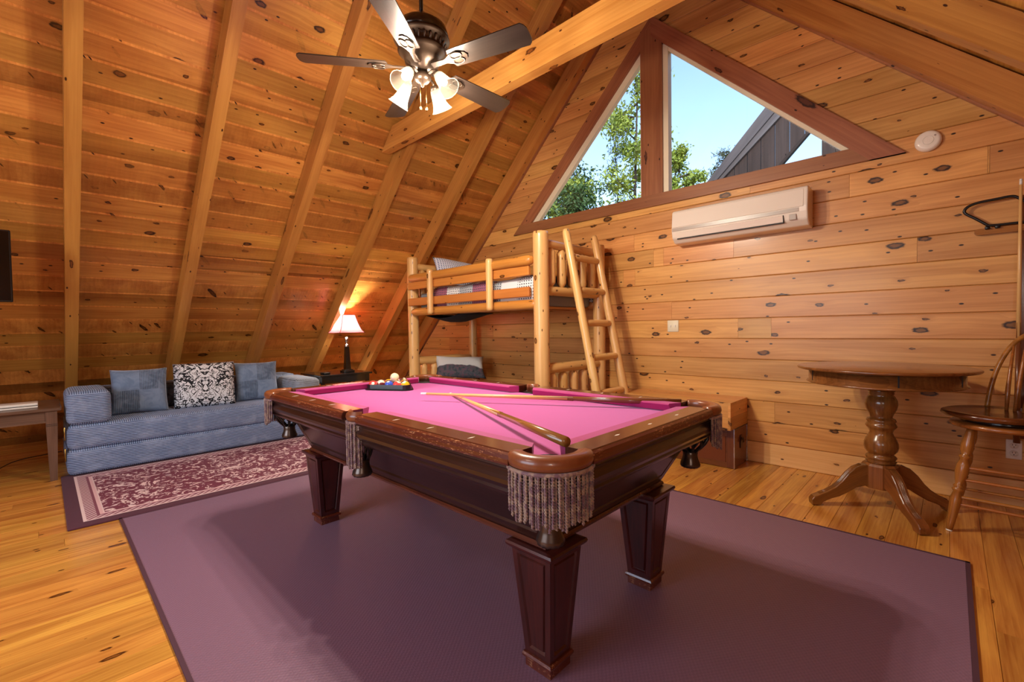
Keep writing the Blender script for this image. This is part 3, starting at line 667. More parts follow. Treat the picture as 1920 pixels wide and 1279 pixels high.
def ballmat(col, stripe):
    key = 'ball_%s_%s' % (col, 'striped' if stripe else 'solid')
    g = NG(key); p = g.obj(); x = g.xyz(p)
    ivory = srgb('#ece0c4')
    if stripe: c = g.mix(g.math('LESS_THAN', g.math('ABSOLUTE', x[2]), bd_ * .27), ivory, srgb(BC[col]))
    else: c = srgb(BC[col])
    d = g.vm('DISTANCE', p, (bd_ / 2 * .82, 0, bd_ / 2 * .57))
    c = g.mix(g.math('LESS_THAN', d, bd_ * .17), c, ivory)
    return g.fin(c, .08, Coat_Weight=.8)
order = [[('red', 0), ('maroon', 1), ('blue', 0), ('red', 1), ('yellow', 1)], [('orange', 1), ('purple', 0), ('green', 1), ('black', 0)], [('yellow', 0), ('purple', 1), ('orange', 0)], [('blue', 1), ('green', 0)], [('maroon', 0)]]
for r_, row in enumerate(order):
    for i, (c, s_) in enumerate(row):
        P = M0 + e_ * bd_ * (i - (len(row) - 1) / 2) + n_ * (.045 + r_ * bd_ * .866)
        o = MB().sphere((0, 0, 0), bd_ / 2 * .995, 24, 14).build('pool_ball', ballmat(c, s_), None, Matrix.Identity(4))
        Mx = Matrix.Translation((P.x, P.y, bz)) @ Matrix.Rotation(random.uniform(-1.2, .3), 4, 'Z') @ Matrix.Rotation(random.uniform(-.5, .5), 4, 'X') @ Matrix.Rotation(random.uniform(-.6, .4), 4, 'Y')
        o.matrix_basis = Mx; WM[o.name] = Mx
        where = 'in the front row of the black rack' if r_ == 0 else 'inside the black rack behind the front row'
        tag(o, '%s %s pool ball %s' % ('cream ball striped' if s_ else 'solid', c, where), 'pool ball', 'pool balls in the rack') if not s_ else tag(o, 'cream pool ball with %s stripe %s' % (c, where), 'pool ball', 'pool balls in the rack')
P = M0 + n_ * (.045 + bd_ * .866 * .62) + e_ * bd_ * .42
o = MB().sphere((P.x, P.y, .8775), bd_ / 2, 24, 14).build('cue_ball', plain('ivory_cue_ball', '#e8d8b0', .1, Coat_Weight=.8), None); tag(o, 'plain ivory cue ball resting on top of the racked balls', 'pool ball')
def cue(tip, butt, mb_, label, name='cue_stick'):
    tip = Vector(tip); butt = Vector(butt); d = (butt - tip); L = d.length; d.normalize(); F = fra(tip, d)
    t = root(name, tip, label, 'cue stick')
    def seg(a, b, ra, rb, nm, mat): return MB().sweep([tip + d * a, tip + d * (a + b) / 2, tip + d * b], [ra, (ra + rb) / 2, rb], 12).build(nm, mat, t, fra(tip + d * (a + b) / 2, d))
    seg(0, .012, .0065, .007, 'leather_tip', 'tip'); seg(.012, .035, .007, .0072, 'ferrule', 'tip')
    sh = L * .6; seg(.035, sh, .0072, .0115, 'shaft', 'maple'); b = seg(sh, L - .01, .0115, .0165, 'butt', mb_)
    # pointed inlays running up the butt
    for k in range(4):
        a = pi / 4 + k * pi / 2; y = Vector((F[0][1], F[1][1], F[2][1])); z = Vector((F[0][2], F[1][2], F[2][2]))
        nrm = y * cos(a) + z * sin(a); tn = y * -sin(a) + z * cos(a)
        p0 = tip + d * (sh - .16) + nrm * .0102; p1 = tip + d * (sh + .03) + nrm * .0118 + tn * .0045; p2 = tip + d * (sh + .03) + nrm * .0118 - tn * .0045
        MB().add([p0, p1, p2, p0 - nrm * .004, p1 - nrm * .004, p2 - nrm * .004], [(0, 1, 2), (5, 4, 3), (0, 3, 4, 1), (1, 4, 5, 2), (2, 5, 3, 0)]).build('inlay', mb_, b)
    return t
cue((-2.19, 1.505, .8365), (-.93, 2.155, .832), 'cuedark', 'cue stick with dark brown butt lying towards the far right corner pocket')
cue((-2.24, 1.757, .8045), (-.822, 1.083, .858), 'cuebutt', 'cue stick with honey butt resting in the near corner pocket')

# ------------------------------------------------------------------ sofa
sf = root('folding_sofa', (-5.85, 1.18, 0), 'low blue grey corduroy folding sofa with two stacked mattress layers', 'sofa')
SX0, SX1, SY0, SY1 = -6.35, -5.3, .11, 2.26
MB().rbox(SX0, SX1, SY0, SY1, .014, .232, .045, 3).build('lower_mattress', 'cordz', sf, Matrix.Translation((-5.8, 1.2, .1)))
MB().rbox(SX0, SX1, SY0 + .005, SY1 - .005, .226, .44, .05, 3).build('seat_mattress', 'cordz', sf, Matrix.Translation((-5.8, 1.2, .33)))
MB().rbox(-5.93, SX1 + .01, .115, .405, .436, .728, .06, 4).build('armrest', 'cordz', sf, Matrix.Translation((-5.6, .26, .58)))
MB().rbox(-5.93, SX1 + .0, 1.965, 2.25, .436, .672, .06, 4).build('armrest', 'cordgrey', sf, Matrix.Translation((-5.6, 2.1, .55)), label='grey corduroy armrest')
MB().rbox(-6.28, -5.9, .2, 2.2, .43, .69, .05, 3).build('back_bolster', 'cordark', sf, Matrix.Translation((-6.05, 1.2, .56)), label='dark grey corduroy back bolster')
for z0, z1 in ((.32, .43), (.14, .25)):
    MB().rbox(-5.345, -5.335, .098, .108, z0, z1, .003, 1).build('zip', 'brass', sf, label='brass zip')
def pillow(name, w_, h_, t_, Mw, mat, label, cat='pillow', group=None, sag=.0, ears=.12, seed=0):
    rr = random.Random(seed); N = 18; vs = []; fs = []
    ph = [rr.uniform(0, 6) for _ in range(4)]
    for sgn in (1, -1):
        for i in range(N + 1):
            for j in range(N + 1):
                u = 2 * i / N - 1; v = 2 * j / N - 1
                prof = max(0, (1 - abs(u) ** 2.6)) ** .55 * max(0, (1 - abs(v) ** 2.6)) ** .55
                px = u * w_ / 2 * (1 - ears * (1 - abs(u) ** 2) * 0 - ears * (1 - v * v) * abs(u) ** 3 * .5)
                py = v * h_ / 2 * (1 - ears * (1 - u * u) * abs(v) ** 3 * .5) - (sag * (1 - u * u) if v > 0 else 0) * v
                dz = sgn * t_ / 2 * prof * (1 + .08 * sin(3 * u + ph[0]) * cos(3 * v + ph[1])) + .006 * sin(5 * u + ph[2]) * sin(4 * v + ph[3]) * (1 - prof)
                vs.append((px, py, dz))
    K = (N + 1) ** 2
    for s_ in (0, 1):
        for i in range(N):
            for j in range(N):
                a = s_ * K + i * (N + 1) + j; f = (a, a + N + 1, a + N + 2, a + 1); fs.append(f if s_ == 0 else f[::-1])
    mb = MB().add(vs, fs, True).tx(Mw); o = mb.build(name, mat, None, Mw, fix=False)
    bm = bmesh.new(); bm.from_mesh(o.data); bmesh.ops.remove_doubles(bm, verts=bm.verts[:], dist=.0004); bmesh.ops.recalc_face_normals(bm, faces=bm.faces[:]); bm.to_mesh(o.data); bm.free()
    b = [(w_ / 2 * (1 - .0) * a, h_ / 2 * c, 0) for a, c in ()]
    return tag(o, label, cat, group)
def standing(x, y, zb, h, lean, yaw_):
    # a frame for a pillow that stands on zb, its face to +x, leaning back by lean
    zf = Vector((cos(lean) * cos(yaw_), cos(lean) * sin(yaw_), sin(lean))); xf = Vector((-sin(yaw_), cos(yaw_), 0)); yv = zf.cross(xf)
    return fr(Vector((x, y, zb)) + yv * h / 2, xf, zf)
pg = 'pillows on the corduroy sofa'
pillow('throw_pillow', .44, .44, .15, standing(-5.66, .64, .437, .44, R(14), R(-6)), 'patch', 'blue corduroy patchwork pillow beside the left sofa armrest', group=pg, seed=1)
pillow('throw_pillow', .54, .47, .16, standing(-5.62, 1.17, .437, .46, R(12), R(-9)), 'damask', 'black and white damask pillow in the middle of the sofa', group=pg, seed=2, ears=.05)
pillow('throw_pillow', .43, .44, .15, standing(-5.66, 1.68, .437, .44, R(12), R(-8)), 'patch', 'blue corduroy patchwork pillow behind the corner of the pool table', group=pg, seed=3)

# ------------------------------------------------------------------ left end table with router, television
et = root('end_table', (-5.7, -.4, 0), 'greyish brown wooden end table left of the sofa', 'table')
MB().rbox(-6.05, -5.3, -.9, .09, .582, .606, .004, 1, False).build('tabletop', 'greywood', et, fr((-5.7, -.4, .6), (0, 1, 0)))
for a, b in ((-5.35, -5.33), (-6.0, -5.98)): MB().box(a, b, -.84, .02, .5, .582).build('apron', 'greywood', et, fr((a, -.4, .54), (0, 1, 0), (1, 0, 0)))
MB().box(-5.352, -5.325, -.84, .0, .488, .502).build('apron_bead', 'greywood', et, fr((-5.34, -.4, .495), (0, 1, 0), (1, 0, 0)))
for a in (-.84, .005): MB().box(-6.0, -5.35, a, a + .02, .5, .582).build('apron', 'greywood', et, fr((-5.7, a, .54), (1, 0, 0), (0, -1, 0)))
for x, y in ((-5.35, .03), (-5.35, -.86), (-6.0, .03), (-6.0, -.86)):
    b = tapered_panel_box(.026, .024, .034, .034, .002, .582, (x, y), .6, 0, False) if False else None
    lg = MB().add([(x + sx * h, y + sy * h, z) for z, h in ((.001, .022), (.45, .034), (.582, .034)) for sx, sy in ((-1, -1), (1, -1), (1, 1), (-1, 1))],
             [(3, 2, 1, 0), (8, 9, 10, 11)] + [(l * 4 + i, l * 4 + (i + 1) % 4, l * 4 + 4 + (i + 1) % 4, l * 4 + 4 + i) for l in (0, 1) for i in range(4)]).build('leg', 'greywood', et, fr((x, y, .3), (0, 0, 1), (1, 0, 0)))
    for z in (.458, .47): MB().box(x - .0345, x + .0345, y - .0345, y + .0345, z, z + .004).build('groove', 'dkslot', lg)
rt_ = root('wifi_router', (-5.55, -.17, .607), 'flat white plastic router on the end table', 'router')
MB().rbox(-5.64, -5.45, -.27, -.045, .607, .622, .004, 2).build('base', 'white', rt_)
MB().box(-5.638, -5.452, -.268, -.047, .6215, .6255).build('gap', 'dkslot', rt_)
MB().rbox(-5.64, -5.45, -.27, -.045, .625, .645, .006, 2).build('cover', 'white', rt_)
tv = root('television', (-5.0, -.65, 1.46), 'black flat television mounted on the wall at the left edge', 'television')
MB().rbox(-5.03, -4.99, -1.16, -.145, 1.455, 1.985, .006, 1, False).build('frame', 'blackplastic', tv)
MB().box(-4.99, -4.986, -1.15, -.155, 1.467, 1.975).build('screen', 'screen', tv)
MB().box(-5.42, -5.03, -.75, -.55, 1.6, 1.68).build('wall_bracket', 'black', tv)
cb = MB().sweep(smoothpath([(-6.2, .1, .08), (-6.15, -.2, .06), (-6.0, -.35, .012), (-5.8, -.5, .006), (-5.75, -.9, .006)]), .004, 6).build('power_cord', 'black', None)
tag(cb, 'thin black power cord along the floor behind the end table', 'cord')

# ------------------------------------------------------------------ black side table, lamp
st_ = root('side_table', (-5.8, 2.68, 0), 'black lacquered side table between sofa and bunk bed', 'table')
MB().rbox(-6.12, -5.5, 2.33, 3.02, .645, .668, .004, 1, False).build('tabletop', 'black', st_)
MB().box(-6.09, -5.53, 2.36, 2.99, .56, .645).build('apron', 'black', st_)
for x, y in ((-5.55, 2.38), (-5.55, 2.97), (-6.07, 2.38), (-6.07, 2.97)): MB().box(x - .02, x + .02, y - .02, y + .02, .001, .56).build('leg', 'black', st_)
bx = MB().rbox(-5.72, -5.6, 2.42, 2.5, .6685, .69, .004, 1).build('remote_control', 'blackplastic', None); tag(bx, 'small black remote control on the black side table', 'remote')
lx, ly = -5.74, 2.79
lp = root('table_lamp', (lx, ly, .6685), 'lit table lamp with black column base and red square shade', 'lamp')
bs = MB().rbox(lx - .07, lx + .07, ly - .07, ly + .07, .669, .69, .004, 1, False).rbox(lx - .055, lx + .055, ly - .055, ly + .055, .69, .703, .004, 1, False).build('base', 'black', lp)
colm = MB()
for i, (h, z) in enumerate(((.034, .703), (.03, .72), (.021, 1.02))): pass
colm.add([(lx + sx * h, ly + sy * h, z) for z, h in ((.703, .036), (.73, .034), (1.0, .022)) for sx, sy in ((-1, -1), (1, -1), (1, 1), (-1, 1))], [(3, 2, 1, 0), (8, 9, 10, 11)] + [(l * 4 + i, l * 4 + (i + 1) % 4, l * 4 + 4 + (i + 1) % 4, l * 4 + 4 + i) for l in (0, 1) for i in range(4)]).build('column', 'black', lp)
MB().lathe([(.03, 1.0), (.032, 1.005), (.026, 1.012), (.03, 1.02), (.024, 1.03), (.014, 1.04), (.014, 1.06), (.02, 1.07), (.022, 1.1), (.016, 1.13)], (lx, ly, 0), 16).build('socket', 'chrome', lp)
def lshade(h0, h1, z0, z1, off, n=9):
    vs = []; rings = []
    for i in range(n):
        t = i / (n - 1); h = h0 + (h1 - h0) * (t ** .62) + off; z = z0 + (z1 - z0) * t
        rings.append([(lx + sx * h, ly + sy * h, z) for sx, sy in ((-1, -1), (1, -1), (1, 1), (-1, 1))])
    vs = [v for r_ in rings for v in r_]
    return vs, [(l * 4 + i, l * 4 + (i + 1) % 4, l * 4 + 4 + (i + 1) % 4, l * 4 + 4 + i) for l in range(n - 1) for i in range(4)]
h0_, h1_ = .172, .082
vs, fs = lshade(h0_, h1_, 1.185, 1.42, 0); shd = MB().add(vs, fs).build('lamp_shade', 'redshade', lp, label='red fabric square bell shade')
vs, fs = lshade(h0_, h1_, 1.1855, 1.4195, -.003); MB().add(vs, fs).build('shade_lining', 'whiteshade', shd)
ribs = MB(); vs, _ = lshade(h0_, h1_, 1.185, 1.42, .001)
for c_ in range(4): ribs.sweep([vs[l * 4 + c_] for l in range(9)], .003, 5)
for l in (0, 8): ribs.sweep([vs[l * 4 + i] for i in range(4)], .003, 5, closed=True)
ribs.build('shade_piping', plain('dark_maroon_piping', '#3c0c18', .7), shd)
MB().sphere((lx, ly, 1.25), .028, 14, 9).build('bulb', 'bulb', lp)
lamp('table_lamp_light', 'POINT', (lx, ly, 1.30), 42, (1, .9, .78), .03)

# ------------------------------------------------------------------ bunk bed
bk = root('bunk_bed', (-3.76, 3.7, 0), 'peeled log bunk bed with ladder against the gable wall', 'bed')
def post(x, y, z1, r_): return rod('post', (x, y, .001), (x, y, z1), r_, 'log', bk, ends=.93, n=16, wob=.02)
X0, X1, Y0_, Y1_ = -4.84, -2.74, 3.235, 4.2
post(X1, Y0_, 2.1, .074); post(X0, Y0_, 2.11, .066); post(X0 + .02, Y1_, 2.08, .055); post(X1 + .0, Y1_, 2.09, .065)
# long rails on the near side: log, plank, plank, log
rod('rail', (X0 + .05, Y0_ - .07, 1.84), (X1 - .04, Y0_ - .07, 1.84), .05, 'slat', bk)
for z in (1.748, 1.55): MB().rbox(X0 - .0, X1 - .09, Y0_ - .075, Y0_ - .04, z - .046, z + .046, .006, 1, False).build('guard_board', 'slat', bk, fr((-3.8, Y0_ - .06, z), (1, 0, 0), (0, -1, 0)))
rod('rail', (X0 + .04, Y0_ - .03, 1.43), (X1 - .02, Y0_ - .03, 1.43), .048, 'slat', bk)
rod('rail', (X0 + .04, Y1_, 1.455), (X1 - .02, Y1_, 1.455), .052, 'slat', bk)
rod('rail', (X0 + .04, Y1_, 1.84), (X1 - .02, Y1_, 1.84), .04, 'slat', bk)
for x in (-4.32, -3.32): rod('upright', (x, Y0_ - .115, 1.39), (x, Y0_ - .115, 1.905), .036, 'log', bk, ends=.9)
# ends
for xe, sl in ((X1, 1), (X0, -1)):
    rod('end_rail', (xe, Y0_ + .05, 2.0), (xe, Y1_ - .03, 2.0), .043, 'log', bk)
    rod('end_rail', (xe, Y0_ + .05, 1.56), (xe, Y1_ - .03, 1.56), .047, 'log', bk)
    rod('end_rail', (xe, Y0_ + .05, .82), (xe, Y1_ - .03, .82), .05, 'log', bk)
    rod('end_rail', (xe, Y0_ + .05, .36), (xe, Y1_ - .03, .36), .05, 'log', bk)
    for k in range(5):
        y = Y0_ + .14 + k * .17
        for z0, z1 in ((1.595, 1.975), (.4, .79)): rod('spindle', (xe, y, z0), (xe, y, z1), .047, 'log', bk, ends=.3, n=10)
rod('rail', (X0 + .04, Y0_, .36), (X1 - .02, Y0_, .36), .052, 'slat', bk); rod('rail', (X0 + .04, Y1_, .36), (X1 - .02, Y1_, .36), .052, 'slat', bk)
# mattress boards
for z in (1.40, .31):
    for k in range(8): MB().box(X0 + .15 + k * .25, X0 + .23 + k * .25, Y0_ + .03, Y1_ - .03, z, z + .02).build('mattress_slat', 'slat', bk, fr((X0 + .19 + k * .25, 3.7, z), (0, 1, 0)))
# ladder against the near end
lad = root('bunk_ladder', (-2.55, 3.7, 0), 'peeled log ladder leaning on the end of the bunk bed', 'ladder')
def lp_(t, s_): # t 0 bottom .. 1 top ; s_ side
    return (-2.16 + (-2.62 + 2.16) * t, (3.46 if s_ == 0 else 3.93), .002 + (2.135 - .002) * t)
for s_ in (0, 1): rod('side_rail', lp_(0, s_), lp_(1, s_), .043, 'log', lad, r1=.036, ends=.75, n=14)
for zt in (1.87, 1.555, 1.245, .925, .6, .29):
    t = zt / 2.135; a = lp_(t, 0); b = lp_(t, 1); rod('rung', (a[0], a[1] + .02, a[2]), (b[0], b[1] - .01, b[2]), .033, 'log', lad, ends=.6)
# bedding
um = MB().rbox(X0 + .08, X1 - .08, Y0_ + .05, Y1_ - .05, 1.425, 1.66, .03, 2).build('upper_mattress', 'mattress', None, Matrix.Translation((-3.76, 3.7, 1.425))); tag(um, 'thin grey mattress lying on the upper bunk', 'mattress')
N = 30; vs = []; fs = []
qs = [(-.485, 1.47), (-.482, 1.6), (-.465, 1.685), (-.38, 1.715)] + [(-.38 + .76 * i / 10, 1.72) for i in range(1, 10)] + [(.38, 1.715), (.47, 1.65), (.475, 1.47)]
rr = random.Random(4)
for i in range(N + 1):
    x = X0 + .45 + (X1 - .05 - X0 - .45) * i / N
    for j, (y, z) in enumerate(qs): vs.append((x, 3.7 + y + (rr.uniform(-.006, .006) if 0 < j < 16 else 0), z + .012 * sin(x * 9 + j) * (1 if j > 1 else .3) + rr.uniform(-.005, .005) - (.045 if j == 0 and rr.random() < .3 else 0)))
n = len(qs); fs = [(i * n + j, i * n + j + 1, (i + 1) * n + j + 1, (i + 1) * n + j) for i in range(N) for j in range(n - 1)]
ql = MB().add(vs, fs, True).build('quilt', 'quilt', None, Matrix.Translation((-3.7, 3.7, 1.6))); tag(ql, 'grey and plum patchwork quilt draped over the upper bunk mattress', 'quilt')
so = ql.modifiers.new('thick', 'SOLIDIFY'); so.thickness = .015; so.offset = -1
pillow('bed_pillow', .62, .42, .16, fr((-4.55, 3.72, 1.93), (.22, .95, -.1), (.72, -.1, .5)), 'bluecheck', 'blue and white checked pillow propped at the head of the upper bunk', group='pillows on the bunk bed', seed=5)
lm = MB().rbox(X0 + .08, X1 - .08, Y0_ + .05, Y1_ - .05, .335, .52, .03, 2).build('lower_mattress', 'mattress', None, Matrix.Translation((-3.76, 3.7, .335))); tag(lm, 'grey mattress on the lower bunk mostly hidden behind the pool table', 'mattress')
pillow('bed_pillow', .66, .36, .16, fr((-4.58, 3.76, .72), (.5, .8, -.04), (.62, -.42, .62)), 'eaglep', 'pale pillow with dark mountain landscape print leaning on the lower bunk', group='pillows on the bunk bed', seed=6, ears=.2, sag=.02)
nb = MB(); vs = [(-4.75 + .12 * i, 3.7 + .25 * sin(i * .4), 1.385 - .1 * sin(pi * i / 7)) for i in range(8)]
sg = MB().add([(-4.7 + .11 * i, y, 1.398 - .095 * sin(pi * min(1, i / 6.5)) * (1 if j in (1, 2) else .55)) for i in range(8) for j, y in enumerate((3.3, 3.45, 3.6, 3.75))], [(i * 4 + j, i * 4 + j + 1, i * 4 + j + 5, i * 4 + j + 4) for i in range(7) for j in range(3)], True).build('sagging_cloth', 'navy', None); tag(sg, 'navy cloth sagging down below the upper bunk slats', 'cloth')
sg.modifiers.new('thick', 'SOLIDIFY').thickness = .008

# ------------------------------------------------------------------ ceiling fan
fx, fy = -2.165, 1.54
fan = root('ceiling_fan', (fx, fy, 2.5), 'bronze ceiling fan with five dark blades and four lit glass shades', 'ceiling fan')
MB().lathe([(.011, 2.95), (.011, 4.9)], (fx, fy, 0), 12).build('downrod', 'black', fan)
MB().lathe([(.07, 4.86), (.06, 4.82), (.02, 4.78)], (fx, fy, 0), 16).build('canopy', 'bronze', fan)
MB().lathe([(.012, 2.995), (.03, 2.990), (.04, 2.965), (.06, 2.950), (.105, 2.935), (.14, 2.905), (.152, 2.865), (.152, 2.850)], (fx, fy, 0), 40).build('motor_dome', 'black', fan, label='black domed motor top')
mh = MB().lathe([(.152, 2.850), (.158, 2.840), (.152, 2.830), (.13, 2.820), (.13, 2.780), (.135, 2.775), (.12, 2.760), (.1, 2.735), (.095, 2.710), (.07, 2.700), (.06, 2.675), (.0005, 2.670)], (fx, fy, 0), 40).build('motor_housing', 'bronze', fan)
for k in range(26):
    a = 2 * pi * k / 26; c = Vector((fx + .131 * cos(a), fy + .131 * sin(a), 2.800))
    MB().rbox(-.004, .004, -.006, .006, -.019, .019, .003, 1).tx(Matrix.Translation(c) @ Matrix.Rotation(a, 4, 'Z') @ Matrix.Rotation(.35, 4, 'Y')).build('vent_rib', 'pewter', mh)
bz_ = 2.69
def blade(a):
    F = Matrix.Translation((fx, fy, bz_)) @ Matrix.Rotation(a, 4, 'Z') @ Matrix.Rotation(R(-12), 4, 'X')
    out = []
    for i in range(13):
        t = i / 12; x = .2 + .44 * t; h = .058 + .012 * t
        if t > .93: h -= .0
        out.append((x, h))
    pts = [(.19, -.03)] + [(x, -h) for x, h in out] + [(.655, -.055), (.663, -.035), (.665, 0), (.663, .035), (.655, .055)] + [(x, h) for x, h in out[::-1]] + [(.19, .03)]
    b = MB().prism(pts, .006, 2, -.003).tx(F).build('blade', M['bladew'], fan, F)
    # scrolled blade iron underneath
    ir = MB(); ir.prism([(.07, -.018), (.16, -.014), (.2, -.034), (.25, -.04), (.29, -.022), (.3, 0), (.29, .022), (.25, .04), (.2, .034), (.16, .014), (.07, .018)], .005, 2, -.0085)
    ring = [(.238 + .034 * cos(t), .018 + .02 * sin(t) , -.011) for t in [2 * pi * k / 14 for k in range(14)]]; ir.sweep(ring, .0035, 5, closed=True)
    ring = [(.238 + .034 * cos(t), -.018 + .02 * sin(t), -.011) for t in [2 * pi * k / 14 for k in range(14)]]; ir.sweep(ring, .0035, 5, closed=True)
    ir.tx(F).build('blade_iron', 'bronze', b, F)
M['bladew'] = wood('dark_blade_wood', '#2c221c', '#1a1411', kn=.001, rough=.3, coat=.4, var=.04, sc=2)
for k in range(5): blade(R(18 + 72 * k))
MB().lathe([(.06, 2.742), (.065, 2.72), (.055, 2.70), (.03, 2.69), (.028, 2.66), (.045, 2.65), (.05, 2.63), (.035, 2.61), (.012, 2.6), (.008, 2.585), (.0005, 2.58)], (fx, fy, 0), 24).build('light_hub', 'bronze', fan)
for k in range(4):
    a = R(44 - 28 + 90 * k); d = Vector((cos(a), sin(a), 0)); o0 = Vector((fx, fy, 0))
    arm = MB().sweep(smoothpath([o0 + d * .03 + Vector((0, 0, 2.64)), o0 + d * .07 + Vector((0, 0, 2.655)), o0 + d * .1 + Vector((0, 0, 2.645)), o0 + d * .108 + Vector((0, 0, 2.625))], 5), .007, 8).build('lamp_arm', 'bronze', fan)
    ax = (Vector((0, 0, -1)) * cos(R(38)) + d * sin(R(38))).normalized(); F = fr(o0 + d * .105 + Vector((0, 0, 2.625)), ax, (0, 0, 1)) @ Matrix.Rotation(pi / 2, 4, 'Y')
    MB().lathe([(.018, -.012), (.022, .0), (.024, .012)], n=16, Mx=F).build('socket_cup', 'bronze', arm)
    MB().lathe([(.024, .006), (.03, .02), (.034, .045), (.037, .07), (.043, .095), (.055, .118), (.062, .126), (.0605, .127), (.0535, .12), (.041, .096), (.035, .07), (.032, .045), (.028, .02), (.022, .008)], n=24, Mx=F).build('glass_shade', 'shadeglass', arm, label='lit bell-shaped glass shade')
    c = F @ Vector((0, 0, .065)); MB().sphere(c, .022, 12, 8).build('bulb', 'bulb', arm)
    lamp('fan_light', 'POINT', F @ Vector((0, 0, .10)), 56, (1, .87, .70), .03)
for dx, dy, L in ((.02, -.03, .16), (-.015, .035, .13)): MB().sweep([(fx + dx, fy + dy, 2.62), (fx + dx, fy + dy, 2.62 - L)], .0012, 5).lathe([(.002, 2.62 - L), (.005, 2.612 - L), (.005, 2.6 - L), (.002, 2.592 - L)], (fx + dx, fy + dy, 0), 8).build('pull_chain', 'brass', fan)

# ------------------------------------------------------------------ air conditioner, detector, plates
ac = root('air_conditioner', (-1.37, GY, 1.97), 'long white air conditioner mounted under the right window light', 'air conditioner')
ax0, ax1, ay = -1.895, -.80, GY - .003
prof = [(ay, 2.285), (ay - .16, 2.29), (ay - .185, 2.275), (ay - .2, 2.13), (ay - .2, 2.09), (ay - .185, 2.03), (ay - .13, 1.985), (ay, 1.975)]
bdy = MB().prism(prof, ax1 - ax0, 0, ax0).build('body', 'acwhite', ac)
bv = bdy.modifiers.new('soft', 'BEVEL'); bv.width = .012; bv.segments = 3; bv.limit_method = 'ANGLE'
MB().add([(x, y, z) for x in (ax0 + .015, ax1 - .03) for y, z in ((ay - .184, 2.268), (ay - .1885, 2.262), (ay - .2045, 2.128), (ay - .1995, 2.124))], [(0, 1, 2, 3), (7, 6, 5, 4), (0, 4, 5, 1), (1, 5, 6, 2), (2, 6, 7, 3), (3, 7, 4, 0)]).build('front_panel', 'acwhite', ac)
MB().add([(x, y, z) for x in (ax0 + .01, ax1 - .06) for y, z in ((ay - .2, 2.122), (ay - .2035, 2.12), (ay - .2035, 2.092), (ay - .2, 2.09))], [(0, 1, 2, 3), (7, 6, 5, 4), (0, 4, 5, 1), (1, 5, 6, 2), (2, 6, 7, 3), (3, 7, 4, 0)]).build('panel_strip', 'acgrey', ac)
MB().add([(x, y, z) for x in (ax0 + .05, ax1 - .17) for y, z in ((ay - .198, 2.078), (ay - .2045, 2.074), (ay - .19, 2.026), (ay - .183, 2.028))], [(0, 1, 2, 3), (7, 6, 5, 4), (0, 4, 5, 1), (1, 5, 6, 2), (2, 6, 7, 3), (3, 7, 4, 0)]).build('air_louvre', 'acwhite', ac)
MB().box(ax0 + .05, ax1 - .165, ay - .188, ay - .17, 2.017, 2.025).build('outlet_slot', 'dkslot', ac)
MB().box(ax1 - .168, ax1 - .164, ay - .202, ay - .18, 2.02, 2.078).build('outlet_slot', 'dkslot', ac)
MB().rbox(ax1 - .125, ax1 - .075, ay - .2025, ay - .19, 2.03, 2.075, .003, 1, False).build('receiver_window', 'acgrey', ac)
sd = root('smoke_detector', (-.12, GY, 2.47), 'round white smoke detector on the boards right of the window', 'smoke detector')
F = fr((-.12, GY - .001, 2.468), (1, 0, 0), (0, -1, 0))
MB().lathe([(.072, .0), (.072, .012), (.069, .02), (.06, .034), (.05, .036), (.0005, .038)], n=36, Mx=F).build('housing', 'acwhite', sd)
MB().sweep([F @ Vector((.028 * cos(t), .028 * sin(t), .038)) for t in [2 * pi * k / 20 for k in range(20)]], .0018, 5, closed=True).build('test_button', 'white', sd)
MB().lathe([(.005, .036), (.005, .04), (.0005, .04)], n=10, Mx=F @ Matrix.Translation((.035, .025, 0))).build('indicator', 'acgrey', sd)
sw = root('light_switch', (-1.973, GY, 1.15), 'cream double light switch plate near the bunk ladder', 'light switch')
MB().rbox(-2.03, -1.917, GY - .007, GY - .0005, 1.15, 1.264, .003, 1).build('plate', 'cream', sw)
for x in (-1.997, -1.951): MB().box(x - .005, x + .005, GY - .014, GY - .006, 1.197, 1.217).build('toggle', 'white', sw)
ol = root('wall_outlet', (.302, GY, .31), 'white double electrical outlet low on the wall behind the chair', 'outlet')
MB().rbox(.266, .338, GY - .007, GY - .0005, .313, .438, .003, 1).build('plate', 'white', ol)
for z in (.35, .4):
    rcp = MB().lathe([(.02, .007), (.02, .009), (.0005, .009)], n=18, Mx=fr((.302, GY, z), (1, 0, 0), (0, -1, 0))).build('socket', 'ivory', ol)
    for dx in (-.007, .007): MB().box(.302 + dx - .0012, .302 + dx + .0012, GY - .0098, GY - .008, z + .001, z + .01).build('slot', 'dkslot', rcp)
    MB().lathe([(.003, .0085), (.003, .0098), (.0005, .0098)], n=8, Mx=fr((.302, GY, z - .008), (1, 0, 0), (0, -1, 0))).build('slot', 'dkslot', rcp)

# ------------------------------------------------------------------ trunk and box behind the pool table
tk = root('storage_trunk', (-1.75, 4.15, 0), 'reddish brown wooden trunk on the floor against the gable wall', 'trunk')
MB().box(-2.25, -1.29, 3.99, 4.32, .004, .336).build('body', 'chest', tk, fr((-1.77, 4.15, .17), (1, 0, 0), (0, -1, 0)))
MB().box(-2.2, -1.36, 3.984, 3.992, .05, .27).build('front_panel', plain('mottled_leather_panel', '#6c3418', .45), tk)
for a in ((-2.25, -1.288, .0045, .05), (-2.25, -1.288, .27, .3)): MB().box(a[0], a[1], 3.982, 3.99, a[2], a[3]).build('front_frame', 'chest', tk, fr((-1.7, 3.986, a[2]), (1, 0, 0), (0, -1, 0)))
for x in (-1.345, -2.25): MB().box(x, x + .057, 3.981, 3.9885, .0045, .336).build('front_frame', 'chest', tk, fr((x, 3.986, .17), (0, 0, 1), (0, -1, 0)))
